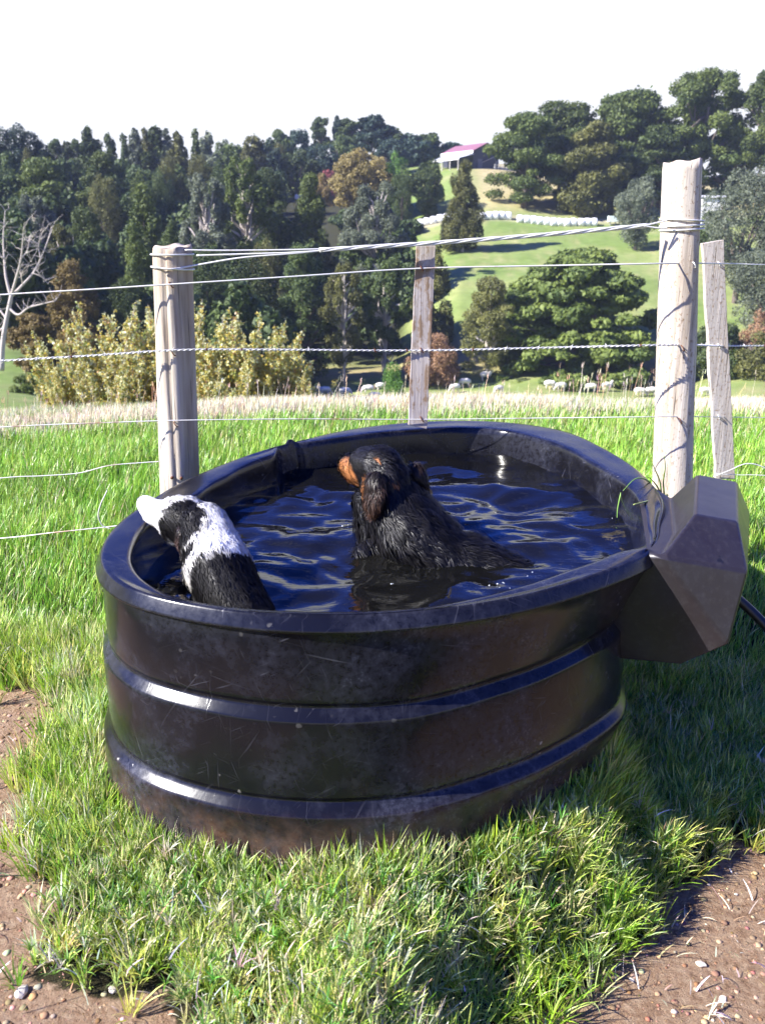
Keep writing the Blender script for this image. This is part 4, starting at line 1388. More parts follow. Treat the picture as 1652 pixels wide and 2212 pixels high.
# left hillside wood
T('pine_tree', 'round', 'blue', 25, 252, 150, 172, 'big blue black pine on the skyline at the left edge', G_RIDGE, 0, 12000, .034)
T('pine_tree', 'round', 'blue', -60, 262, 130, 168, 'blue black pine mostly beyond the left edge', G_RIDGE, 1, 8000, .04)
ridge = [(119, 300, 30, 'umbrella'), (143, 303, 22, 'umbrella'), (164, 299, 26, 'umbrella'), (188, 275, 32, 'cone'), (213, 300, 26, 'cone'), (235, 287, 28, 'cone'), (268, 290, 24, 'cone'), (290, 281, 32, 'cone'),
         (313, 276, 28, 'cone'), (336, 273, 44, 'cone'), (357, 279, 30, 'cone'), (382, 286, 32, 'cone'), (420, 276, 24, 'cone'), (446, 284, 34, 'cone'), (480, 298, 44, 'round'), (508, 300, 52, 'round'), (543, 280, 62, 'round'),
         (580, 287, 46, 'round'), (604, 276, 54, 'round'), (642, 271, 50, 'round'), (694, 253, 36, 'umbrella'), (730, 249, 20, 'umbrella'), (751, 256, 46, 'umbrella'), (806, 250, 76, 'umbrella'), (856, 270, 50, 'round'), (892, 283, 84, 'round'), (925, 285, 62, 'round'), (978, 303, 44, 'round')]
words = {'umbrella': 'flat topped', 'cone': 'pointed', 'round': 'rounded'}
land = ['beside the blue black pine', 'just right of the first flat topped one', 'third from the blue black pine', 'the sharpest left of the low post', 'short, between two sharper points', 'right of the short pointed one', 'narrow, above the olive crown', 'pale, left of the pair above the low post',
        'above and left of the low post top', 'broadest of the pointed row, above the low post', 'half behind the broadest one', 'last of the close pointed row', 'thin spire right of the row', 'soft grey spire right of the thin one', 'low, right of the spires', 'wide, dipping in the skyline', 'broad dome left of the twin domes',
        'between two higher domes', 'dome right of the broad one', 'dome left of the thin stemmed trees', 'tall stemmed, left of the open heads', 'tiny head, tallest and thinnest', 'open head with sky below', 'widest open head with sky showing below', 'filling behind the widest head', 'long dark flank sloping to the barn', 'paler dome nearest the paddock fence', 'small, peeping beside the barn roof']
for i, ((u, v, w_, kd), l_) in enumerate(zip(ridge, land)):
    lf = {'umbrella': 'dark', 'cone': ['dark', 'grey', 'olive'][i % 3] if 284 < u < 460 else 'dark', 'round': ['dark', 'olive', 'dark'][i % 3]}[kd]
    if u > 560: lf = 'blue' if i % 2 else 'dark'
    Yr = (205 if u < 470 else 225) if u < 600 else 268
    T('ridge_tree', kd, lf, u, v, w_ * (2.3 if kd == 'cone' else 1.4), Yr, '%s tree on the skyline, %s' % (words[kd], l_), G_RIDGE, i % 4, 3000, .075)
hill = [
 (15, 352, 90, 150, 'round', 'dark', 'dark brownish tree under the blue black pine'), (55, 318, 60, 165, 'cone', 'olive', 'small olive conifer in front of the blue black pine'),
 (90, 335, 165, 150, 'cypress', 'mid', 'wide green sunlit crown high on the left slope'), (217, 322, 130, 160, 'cypress', 'cyp', 'dark green crown right of the wide sunlit one'),
 (217, 356, 78, 146, 'round', 'olive', 'olive round tree framed by darker trees'), (297, 352, 95, 148, 'round', 'mid', 'green round tree just above the low post'),
 (362, 322, 80, 175, 'round', 'olive', 'brown tinged tree below the pointed row'), (428, 314, 66, 178, 'round', 'olive', 'yellow olive tree below the thin spire'),
 (345, 345, 70, 165, 'round', 'dark', 'very dark tree between the green round tree and the pines'), (475, 330, 80, 170, 'round', 'dark', 'dark tree above the pale trunked pines'),
 (180, 440, 120, 112, 'cypress', 'cyp', 'layered green cypress above the bronze bush'), (305, 400, 150, 120, 'cone', 'mid', 'bright green pointed tree left of the low post'),
 (290, 478, 120, 100, 'cone', 'mid', 'green tree directly left of the low post'), (70, 415, 110, 125, 'gappy', 'grey', 'greyish open tree above the dead tree'),
 (25, 440, 110, 118, 'round', 'dark', 'dark tree behind the bare dead tree'), (130, 480, 90, 104, 'gappy', 'olive', 'thin olive tree behind the dead branches'),
 (440, 372, 125, 132, 'gappy', 'grey', 'half dead pine with white trunks, left one of two'), (525, 330, 140, 140, 'gappy', 'mid', 'half dead pine with pale trunks, right one of two'),
 (580, 355, 110, 150, 'cypress', 'dark', 'dark layered cypress left of the green slope'), (575, 492, 100, 120, 'round', 'olive', 'yellow green bush above the top wire'),
 (450, 500, 130, 105, 'round', 'dark', 'dark tree right of the low post behind the wires'), (370, 470, 90, 110, 'cone', 'dark', 'dark tree hidden by the low post'),
 (540, 540, 140, 100, 'round', 'dark', 'dark tree in shade right of the yellow poplars'), (650, 520, 130, 108, 'cypress', 'dark', 'shaded cypress under the feathery tree'),
 (690, 300, 90, 240, 'round', 'blue', 'navy dark tree below the thin stemmed ridge trees'), (640, 315, 110, 232, 'round', 'dark', 'dark tree above the white bale row on the left'), (745, 290, 90, 245, 'round', 'dark', 'dark tree above the golden tree'), (845, 292, 80, 250, 'round', 'blue', 'navy tree behind the bright green dome'), (595, 300, 70, 236, 'round', 'olive', 'olive tinted tree below the domes'),
 (740, 560, 110, 106, 'gappy', 'olive', 'open branched tree left of the flaking batten'), (830, 545, 120, 112, 'gappy', 'dark', 'dark open tree just left of the flaking batten'),
 (410, 600, 100, 96, 'round', 'dark', 'dark tree behind the poplar tops right of the low post'), (270, 580, 110, 92, 'round', 'dark', 'dark tree behind the poplar tops left of the low post'),
]
for i, (u, v, w_, Y, kd, lf, lab) in enumerate(hill):
    T('hillside_tree', kd, lf, u, v, w_, Y, lab, G_WOOD, i % 4, 9000 if Y < 180 else 4000, .036 if Y < 180 else .055, bark=PALEBARK if kd == 'gappy' else BARK)
T('bronze_bush', 'cypress', 'bronze', 150, 556, 130, 84, 'bronze orange bush tree left of the low post', None, 1, 10000, .036, cat='bush')
T('bronze_bush', 'cypress', 'bronze', 75, 672, 130, 70, 'lower bronze bush at the foot of the dead tree', None, 3, 9000, .038, cat='bush')
T('small_tree', 'shrub', 'mid', 48, 790, 60, 52, 'small green shrub low at the left edge', None, 0, 2500, .06, cat='bush')

def woodland():
    rg = np.random.default_rng(91)
    parts = []
    def top_limit(u): return np.interp(u, [-300, 0, 110, 350, 600, 640, 700, 880, 890], [300, 315, 318, 308, 300, 420, 450, 470, 620])
    for i in range(270):
        Y = rg.uniform(118, 205) if i < 150 or i >= 210 else rg.uniform(88, 118)
        u = (rg.uniform(-320, 880) if i < 150 else rg.uniform(-320, 560) if i < 210 else rg.uniform(-1100, -320))
        a = at(u, 500, Y)
        z = gz(a.x, Y)
        h = rg.uniform(7, 13); w_ = rg.uniform(6, 10)
        vt = float(top_limit(u))
        zmax = at(u, vt, Y).z
        if z + h > zmax: h = zmax - z
        if h < 2.5: continue
        if 600 < u < 730 and Y > 150: continue
        lobes = []
        for k in range(12):
            d = rg.normal(size=3); d /= np.linalg.norm(d)
            s = rg.uniform(.12, .2)
            lobes.append((a.x + d[0] * w_ * .33, Y + d[1] * w_ * .33, z + h * (.5 + .36 * d[2]), w_ * s, w_ * s, h * s))
        p, nn, k = lump_points(lobes, 2400, rg, .5)
        V, T_, F = leaf_cards(p, nn, .50, rg, 1.7, 1.0, .2, np.clip(.5 * rg.random(12)[k] + .5 * rg.random(len(p)), 0, 1) * rg.uniform(.2, 1))
        parts.append((V, T_, F))
    V = []; T_ = []; F = []; o = 0
    for v, t, f in parts:
        V.append(v); T_.append(t + o); F.append(f); o += len(v)
    ob = link('woodland', np_mesh('woodland', np.concatenate(V), tris=np.concatenate(T_), mat=LM['dark'], fac=np.concatenate(F)))
    tag(ob, 'dark evergreen wood filling the left hillside between the larger trees', 'woodland', kind='stuff')
woodland()

# bare dead tree at the left edge
def dead_tree():
    Y = 62.0
    b = at(8, 800, Y)
    base = Vector((b.x, Y, gz(b.x, Y) - .3))
    root = empty('dead_tree', base)
    tag(root, 'bare silver dead tree with forked limbs at the left edge', 'tree')
    tr = MB(); rg = np.random.default_rng(3)
    def pth(px, r0, r1, dy=0):
        pts = [at(u, v, Y + dy * k / len(px)) - base for k, (u, v) in enumerate(px)]
        sp = spline(pts, len(px) * 5)
        tr.tube(sp, [r0 + (r1 - r0) * k / (len(sp) - 1) for k in range(len(sp))], 7)
        return sp
    limbs = [[(6, 790), (8, 740), (14, 700), (20, 660), (24, 630)], ]
    pth([(4, 800), (6, 750), (12, 705), (20, 665), (26, 635)], .20, .13)
    main = [([(24, 640), (14, 600), (10, 560), (8, 510), (12, 455)], .20, .03, 1), ([(26, 636), (36, 600), (46, 560), (50, 520), (52, 490)], .18, .03, -2),
            ([(26, 640), (50, 615), (72, 590), (88, 560), (104, 520), (112, 490)], .19, .03, 1.5), ([(20, 665), (40, 680), (62, 665), (90, 657), (120, 650)], .17, .04, -1.5),
            ([(16, 690), (0, 670), (-20, 655), (-50, 640)], .15, .04, 1), ([(10, 560), (-4, 540), (-14, 500), (-16, 470)], .10, .02, -1), ([(46, 560), (60, 540), (64, 510)], .09, .02, 1),
            ([(72, 590), (90, 598), (104, 612)], .08, .02, 0), ([(88, 560), (84, 530), (90, 505)], .07, .02, 1), ([(12, 705), (-10, 720), (-30, 725)], .13, .03, 0), ([(50, 615), (48, 590), (70, 560)], .07, .02, -1)]
    for px, a, c, dy in main:
        sp = pth(px, a * .55, c * .7, dy)
        for _ in range(13):
            q = sp[rg.integers(len(sp) // 3, len(sp))]
            d = Vector(rg.normal(size=3)); d.z = abs(d.z) + .3; d.normalize()
            cyl_limb(tr, q, q + d * rg.uniform(.5, 1.5),   .022, .007, rg, .15, 5)
    tr.build('trunk', PALEBARK, root, True)
dead_tree()

# yellowing poplar saplings behind the brow
def poplar_mesh(seed, stems, h, spread, nl):
    rg = np.random.default_rng(seed)
    st = MB(); P = []; NN = []; CC = []
    for s in range(stems):
        an = rg.random() * 6.28; r0 = spread * .25 * rg.random(); hh = h * rg.uniform(.55, 1)
        x0, y0 = r0 * math.cos(an), r0 * math.sin(an)
        lx, ly = rg.normal(0, spread * .20), rg.normal(0, spread * .20)
        pts = [Vector((x0 + lx * t ** 1.3, y0 + ly * t ** 1.3, hh * t)) for t in np.linspace(0, 1, 7)]
        st.tube(pts, [.022 * (1 - .85 * t) for t in np.linspace(0, 1, 7)], 5)
        for k in range(10):
            t = rg.uniform(.12, .92)
            p = Vector((x0 + lx * t ** 1.3, y0 + ly * t ** 1.3, hh * t))
            a2 = rg.random() * 6.28; ln = rg.uniform(.2, .5) * (1.1 - t)
            q = p + Vector((math.cos(a2) * ln * .6, math.sin(a2) * ln * .6, ln))
            st.tube([p, (p + q) / 2 + Vector((0, 0, -.02)), q], [.007, .005, .002], 4)
            m = int(nl / stems / 12) + 1
            for j in range(m):
                f = rg.random()
                P.append(tuple(p.lerp(q, f) + Vector(rg.normal(0, .065, 3)))); CC.append(t)
        for j in range(int(nl / stems / 5)):
            t = rg.uniform(.25, 1) ** .8
            P.append(tuple(Vector((x0 + lx * t ** 1.3, y0 + ly * t ** 1.3, hh * t)) + Vector(rg.normal(0, .035, 3)))); CC.append(t)
    P = np.array(P); n = len(P); CC = np.array(CC)
    nn = rg.normal(size=(n, 3))
    V, T_, F = leaf_cards(P, nn, .062, rg, 1.1, .3, 0, rg.random(n))
    cols = np.array([(.44, .36, .07), (.56, .46, .11), (.27, .32, .08), (.62, .64, .34), (.40, .24, .09)])
    pr = rg.random(n) + (CC - .6) * .5  # more pale leaves towards the tops: highlights put into the leaf colour
    k = np.where(pr < .28, 0, np.where(pr < .58, 1, np.where(pr < .78, 2, np.where(pr < 1.2, 3, 4))))
    k = np.where(rg.random(n) < .08, 4, k)
    col = np.repeat(cols[k] * rg.uniform(.8, 1.25, (n, 1)), 5, 0)
    return np_mesh('foliage', V, tris=T_, mat=POPL, col=col), st.mesh('stems', PALEBARK, True)
POPL = leaf_mat('poplar_leaves', transl=.4, rough=.35, spec=.6)
pm = [poplar_mesh(200 + i, 16, 1.0 * 3.4, 3.6, 9000) for i in range(4)]
pops = [(150, 668, 24, 'leftmost of the yellow poplar saplings'), (205, 650, 26, 'yellow poplar sapling second from the left'), (262, 640, 25, 'tallest yellow poplar sapling left of the low post'), (318, 655, 27, 'yellow poplar sapling touching the left side of the low post'),
        (235, 735, 22, 'low golden poplar clump in front, left of the post'), (128, 770, 23, 'sparse poplar sprig by the green shrub'), (365, 645, 26, 'poplar sapling hidden behind the low post'), (435, 632, 25, 'pale leaved poplar right of the low post'), (485, 625, 24, 'tallest poplar right of the low post'), (535, 668, 25, 'poplar with thin top between two taller ones'),
        (585, 740, 25, 'green tinged poplar on the right side of the clump'), (618, 690, 26, 'slim poplar spire at the right end of the clump'), (470, 745, 22, 'low yellow poplar clump in front, right of the post'), (640, 790, 24, 'low leafy shoot ending the poplar clump')]
for i, (u, v, Y, lab) in enumerate(pops):
    p = at(u, v, Y); zb = gz(p.x, Y)
    h = max(.8, p.z - zb)
    r = empty('poplar_sapling', (p.x, Y, zb - .05), i * 1.9)
    sc = h / 3.4
    r.scale = (max(.55, sc) * (.7 if i in (5, 11) else 1), max(.55, sc), sc)
    f, s = pm[i % 4]
    link('foliage', f, r); link('stems', s, r)
    tag(r, lab, 'sapling', 'yellowing poplar saplings beyond the brow')

# ------------------------------------------------------------------ barn, shed, bales, trough marker
def barn():
    Y = 226.0
    p = at(1045, 352, Y)
    base = Vector((p.x + 0.6, Y + 1, gz(p.x, Y)))
    rz = math.atan2(.55, .83)
    root = empty('barn', base, rz)
    tag(root, 'dark barn with a red roof and pale lean-to roof on the hilltop', 'barn')
    dark = simple('dark_barn_wall', (.035, .038, .055), .6)
    red = NB('red_roof'); red.set(Base_Color=(.27, .12, .14), Roughness=.4)
    wv = red.n('ShaderNodeTexWave'); wv.inputs['Scale'].default_value = 6; red.l(red.coord(), wv.inputs['Vector']); red.bump(wv.outputs['Fac'], .5, .05)
    pale = simple('pale_roof_iron', (.55, .57, .60), .45); white = simple('white_barge', (.75, .75, .73), .6); timber = simple('barn_post', (.45, .42, .38), .8)
    W_, L_, E_, Hr = 8.0, 12.0, 3.9, 5.7       # gable faces -y, ridge runs +y
    w = MB()
    V = [(-W_/2, 0, -1.5), (W_/2, 0, -1.5), (W_/2, 0, E_), (0, 0, Hr), (-W_/2, 0, E_), (-W_/2, L_, -1.5), (W_/2, L_, -1.5), (W_/2, L_, E_), (0, L_, Hr), (-W_/2, L_, E_)]
    w.add(V, [(0, 1, 2, 3, 4), (9, 8, 7, 6, 5), (1, 6, 7, 2), (0, 4, 9, 5)])
    w.build('wall', dark, root)
    for s in (-1, 1):
        V = []
        for y in (-.35, L_ + .35):
            for (x, z) in ((0, Hr + .03), (s * (W_/2 + .4), E_ - .15 + .03), (s * (W_/2 + .4), E_ - .03 + .03), (0, Hr + .15)):
                V.append((x, y, z))
        MB().add(V, [(0, 1, 2, 3), (7, 6, 5, 4), (0, 4, 5, 1), (3, 2, 6, 7), (1, 5, 6, 2)]).build('roof', red.m, root)
    MB().box((-W_/2 - .43, L_/2, E_ - .28), (.06, L_ + .7, .62)).build('fascia', white, root)
    # lean-to on the left
    V = []
    for y in (-.3, L_ - 1.5):
        for (x, z) in ((-W_/2 - .03, 3.1), (-W_/2 - 4.6, 2.0), (-W_/2 - 4.6, 2.12), (-W_/2 - .03, 3.22)):
            V.append((x, y, z))
    MB().add(V, [(0, 1, 2, 3), (7, 6, 5, 4), (0, 4, 5, 1), (3, 2, 6, 7), (1, 5, 6, 2)]).build('lean_to_roof', pale, root)
    MB().box((-W_/2 - 4.63, L_/2 - .9, 1.85), (.05, L_ - 1.2, .3)).build('fascia', white, root)
    for k in range(4):
        MB().box((-W_/2 - 4.4, .2 + k * 3.2, .5), (.18, .18, 3.2)).build('post', timber, root)
    MB().box((-W_/2 - .05, 3.2, 1.0), (.04, 3.0, 2.8)).build('door', simple('barn_door', (.07, .075, .10), .6), root)
    MB().box((2.4, -.9, .5), (.14, .14, 2.4)).build('post', timber, root)
    MB().tube([Vector((-1.5, -.3, 1.3)), Vector((3.4, -.3, 3.1))], .07, 6).build('brace', timber, root)
    MB().box((-1.9, -.05, 1.0), (1.4, .06, 2.2)).build('door', simple('gable_door', (.10, .11, .14), .6), root)
barn()

def paddock_fence(px0, px1, Y0, Y1, n, lab):
    a = at(*px0, Y0); b = at(*px1, Y1)
    root = empty('paddock_fence', Vector((a.x, a.y, gz(a.x, a.y))))
    tag(root, lab, 'fence')
    grey = simple('pale_rail', (.55, .55, .52), .7)
    o = root.location
    tops = []
    for k in range(n):
        t = k / (n - 1); x = a.x + (b.x - a.x) * t; y = a.y + (b.y - a.y) * t; z = gz(x, y)
        MB().tube([Vector((x, y, z - .2)) - o, Vector((x, y, z + 1.15)) - o], .07, 6).build('post', grey, root)
        tops.append(Vector((x, y, z)) - o)
    for h in (1.05, .7, .35):
        MB().tube([p + Vector((0, -.09, h)) for p in tops], .035, 4).build('rail', grey, root)
paddock_fence((885, 340), (955, 338), 232, 236, 9, 'pale rail fence along the hilltop left of the barn')
paddock_fence((1068, 352), (1110, 350), 226, 228, 6, 'white rail fence right of the barn')

def shed():
    Y = 172.0
    p = at(1536, 440, Y)
    root = empty('shed', Vector((p.x, Y, gz(p.x, Y))))
    tag(root, 'small white walled shed glimpsed right of the tall post', 'shed')
    MB().box((0, 0, 2.4), (4.6, 3, 5.4)).build('wall', simple('white_shed_wall', (.75, .74, .70), .7), root)
    V = [(-2.6, -1.8, 5.15), (2.6, -1.8, 5.15), (2.6, 1.8, 5.6), (-2.6, 1.8, 5.6), (-2.6, -1.8, 5.27), (2.6, -1.8, 5.27), (2.6, 1.8, 5.72), (-2.6, 1.8, 5.72)]
    MB().add(V, [(3, 2, 1, 0), (4, 5, 6, 7), (0, 1, 5, 4), (1, 2, 6, 5), (2, 3, 7, 6), (3, 0, 4, 7)]).build('roof', simple('shed_roof', (.6, .6, .6), .5), root)
shed()
def tank_box():
    Y = 178.0
    p = at(1324, 466, Y)
    root = empty('water_tank', Vector((p.x, Y, gz(p.x, Y))))
    tag(root, 'small pale green box tank on a leg at the end of the bale row', 'tank')
    MB().box((0, 0, 1.25), (1.9, 1.2, 1.1)).build('box', simple('pale_green_panel', (.60, .68, .62), .6), root)
    MB().box((-.5, 0, .3), (.18, .18, .9)).build('leg', simple('box_leg', (.3, .3, .28), .8), root)
    MB().box((.5, 0, .3), (.18, .18, .9)).build('leg', simple('box_leg', (.3, .3, .28), .8), root)
tank_box()

WRAP = NB('white_bale_wrap')
WRAP.set(Base_Color=(.80, .80, .78), Roughness=.4)
WRAP.bump(WRAP.noise(WRAP.coord(), 5, 4), .5, .05)
def bale_mesh(seed):
    rg = np.random.default_rng(seed)
    V = []; F = []; n = 20
    prof = [(-.64, .0), (-.635, .40), (-.60, .58), (-.50, .66), (-.2, .685), (.2, .68), (.5, .66), (.60, .58), (.635, .40), (.64, .0)]
    for (x, r) in prof:
        for k in range(n):
            a = 2 * math.pi * k / n
            rr = r * (1 + .03 * math.sin(3 * a + seed) + .02 * rg.normal())
            z = rr * math.sin(a)
            V.append((x, rr * math.cos(a), max(z, -.56)))
    for j in range(len(prof) - 1):
        for k in range(n): F.append((j * n + k, j * n + (k + 1) % n, (j + 1) * n + (k + 1) % n, (j + 1) * n + k))
    return MB().add(V, F).mesh('hay_bale', WRAP.m, True)
bms = [bale_mesh(i) for i in range(3)]
def bale_row(px, Y, lab, grp, step=1.26):
    pts = [at(u, v, Y) for u, v in px]
    xs = [p.x for p in pts]
    x = xs[0]; i = 0
    while x <= xs[-1]:
        o = link('hay_bale', bms[i % 3])
        y = Y + .5 * math.sin(x * .3) + RNG.normal(0, .06)
        o.location = (x, y, gz(x, y) + .55)
        o.rotation_euler = (0, 0, RNG.normal(0, .05) + R(-4)); o.scale = (1, 1.15, 1.25)
        tag(o, lab, 'bale', grp)
        x += step + abs(RNG.normal(0, .015)) + (.25 if i % 9 == 8 else 0); i += 1
bale_row([(880, 452), (995, 460)], 181, 'white wrapped hay bale in the row left of the bronze conifer', 'wrapped bales left of the bronze conifer')
bale_row([(1042, 462), (1110, 464)], 179.5, 'white wrapped hay bale in the short row right of the bronze conifer', 'wrapped bales right of the bronze conifer')
bale_row([(1124, 468), (1296, 470)], 178, 'white wrapped hay bale in the long row under the cypress stand', 'wrapped bales under the cypress stand')
for i, (u, v, l_) in enumerate(((642, 383, 'leftmost'), (651, 382, 'second from the left'), (660, 381, 'middle one'), (669, 379, 'second from the right'), (677, 377, 'rightmost'))):
    p = at(u, v, 228)
    o = link('hay_bale', bms[i % 3]); o.location = (p.x, 228, gz(p.x, 228) + .6); o.rotation_euler.z = 1.2; o.scale = (.9, .9, 1)
    tag(o, 'white bale on the small green slope by the golden tree, %s' % l_, 'bale', 'bales on the small green slope')

# ------------------------------------------------------------------ animals
def blob(name, caps, ells, voxel, smooth_it, mat, parent, off=Vector((0, 0, 0))):
    """one continuous body: tapered capsules and ellipsoids fused by a voxel remesh and smoothed"""
    bm = bmesh.new()
    def ell(c, r, rot=None, sub=3):
        M = Matrix.Translation(c)
        if rot is not None: M = M @ rot.to_matrix().to_4x4()
        M = M @ Matrix.Diagonal((r[0], r[1], r[2], 1))
        bmesh.ops.create_icosphere(bm, subdivisions=sub, radius=1, matrix=M)
    for (p, r0, q, r1) in caps:
        p, q = Vector(p), Vector(q)
        L = (q - p).length; n = max(2, int(L / (min(r0, r1) * .35)) + 1)
        for k in range(n + 1):
            t = k / n; r = r0 + (r1 - r0) * t
            ell(p.lerp(q, t), (r, r, r), None, 2)
    for e in ells: ell(Vector(e[0]), e[1], e[2] if len(e) > 2 else None)
    me = bpy.data.meshes.new('tmp'); bm.to_mesh(me); bm.free()
    o = bpy.data.objects.new('tmp', me); COL.objects.link(o)
    rm = o.modifiers.new('r', 'REMESH'); rm.mode = 'VOXEL'; rm.voxel_size = voxel
    sm = o.modifiers.new('s', 'SMOOTH'); sm.iterations = smooth_it; sm.factor = .5
    dg = bpy.context.evaluated_depsgraph_get()
    new = bpy.data.meshes.new_from_object(o.evaluated_get(dg))
    bpy.data.objects.remove(o); bpy.data.meshes.remove(me)
    new.name = name
    new.materials.clear(); new.materials.append(mat)
    for p in new.polygons: p.use_smooth = True
    nv = len(new.vertices)
    co = np.zeros(nv * 3, dtype=np.float32); new.vertices.foreach_get('co', co)
    co = co.reshape(-1, 3) - np.array(off, dtype=np.float32)
    new.vertices.foreach_set('co', co.ravel())
    new.update()
    return link(name, new, parent), co + np.array(off)

def surf_samples(me, n, rg):
    me.calc_loop_triangles()
    nt_ = len(me.loop_triangles)
    tv = np.zeros(nt_ * 3, dtype=np.int32); me.loop_triangles.foreach_get('vertices', tv); tv = tv.reshape(-1, 3)
    co = np.zeros(len(me.vertices) * 3, dtype=np.float32); me.vertices.foreach_get('co', co); co = co.reshape(-1, 3)
    a, b, c = co[tv[:, 0]], co[tv[:, 1]], co[tv[:, 2]]
    cr = np.cross(b - a, c - a); ar = np.linalg.norm(cr, axis=1)
    k = rg.choice(nt_, n, p=ar / ar.sum())
    r1, r2 = np.sqrt(rg.random(n))[:, None], rg.random(n)[:, None]
    p = a[k] * (1 - r1) + b[k] * (r1 * (1 - r2)) + c[k] * (r1 * r2)
    return p, cr[k] / np.maximum(ar[k], 1e-9)[:, None]

def fur(name, me, n, flow, length, width, colf, mat, parent, off, seed, lift=.28, clump=.5, cs=.012, var=.6):
    rg = np.random.default_rng(seed)
    p, nn = surf_samples(me, n, rg)
    wp = p + np.array(off)
    f = flow(wp)
    f = f - nn * np.sum(f * nn, 1)[:, None]
    f /= np.maximum(np.linalg.norm(f, axis=1), 1e-6)[:, None]
    # clumps: hairs in one cell share a lean
    cell = np.floor(wp / cs).astype(int)
    h = lambda s: _hash(cell[:, 0] * 31 + cell[:, 2], cell[:, 1] * 17 + cell[:, 2] * 7, s)
    sd = np.cross(nn, f)
    d = f + sd * ((h(1) - .5) * .9)[:, None] + nn * (lift * (.5 + h(2)))[:, None] + rg.normal(0, .12, (n, 3))
    d /= np.linalg.norm(d, axis=1)[:, None]
    L = length(wp) * rg.uniform(.6, 1.2, n)
    W = width * rg.uniform(.6, 1.3, n)
    mid = p + d * (L * .5)[:, None] + nn * (L * .05)[:, None]
    tip = p + d * L[:, None] - nn * (L * .20)[:, None] + np.array([0, 0, -1.0]) * (L * .12)[:, None]
    V = np.stack([p - sd * (W / 2)[:, None], p + sd * (W / 2)[:, None], mid - sd * (W * .45)[:, None], mid + sd * (W * .45)[:, None], tip], 1).reshape(-1, 3)
    b = (np.arange(n) * 5)[:, None]
    q = b + np.array([[0, 1, 3, 2]]); t = b + np.array([[2, 3, 4]])
    c = colf(wp) * rg.uniform(.7, 1.3, (n, 1)) * (1 - var / 2 + var * h(5))[:, None]
    return link(name, np_mesh(name, V, quads=q, tris=t, mat=mat, col=np.repeat(np.clip(c, .002, .9), 5, 0)), parent)

def fur_mat(name, rough=.38, spec=.6):
    b = NB(name)
    a = b.n('ShaderNodeAttribute'); a.attribute_name = 'col'
    b.set(Base_Color=a.outputs['Color'], Roughness=rough)
    b.p.inputs['Specular IOR Level'].default_value = spec
    return b.m
def set_col(me, c):
    a = me.color_attributes.new('col', 'FLOAT_COLOR', 'POINT')
    cc = np.ones((len(me.vertices), 4), dtype=np.float32); cc[:, :3] = c
    a.data.foreach_set('color', cc.ravel())

NOSE = simple('wet_black_nose', (.01, .01, .011), .18)
EYE_M = simple('dark_brown_eye', (.03, .015, .008), .08)

FUR_SKIN = fur_mat('wet_coat', .45, .3)
FURM = fur_mat('wet_fur', .45, .25)

def ear(root, root_loc, c, q, rad, colr, tip_col, seed, n=2200, ln_=.022):
    off = Vector(c)
    o, co = blob('ear', [], [(off, rad, q), (off + q.to_matrix() @ Vector((0, 0, rad[2] * .45)), (rad[0] * .8, rad[1] * 1.3, rad[2] * .5), q)], .006, 2, FUR_SKIN, root, root_loc)
    down = q.to_matrix() @ Vector((0, 0, -1))
    base = np.array(off)
    def cf(p):
        t = np.clip(((p - base) @ np.array(down)) / rad[2] * .5 + .5 + (vnoise(p[:, 0] * 90, p[:, 2] * 60, 5) - .5) * .5, 0, 1)[:, None]
        return np.array(colr) * (1 - t) + np.array(tip_col) * t
    set_col(o.data, cf(co))
    rg = np.random.default_rng(seed)
    def fl(p):
        return np.tile(np.array(down), (len(p), 1)) + rg.normal(0, .12, (len(p), 3))
    fur('ear_fur', o.data, n, fl, lambda p: np.full(len(p), ln_), .0026, cf, FURM, o, root_loc, seed, .25, cs=.010, var=1.2)

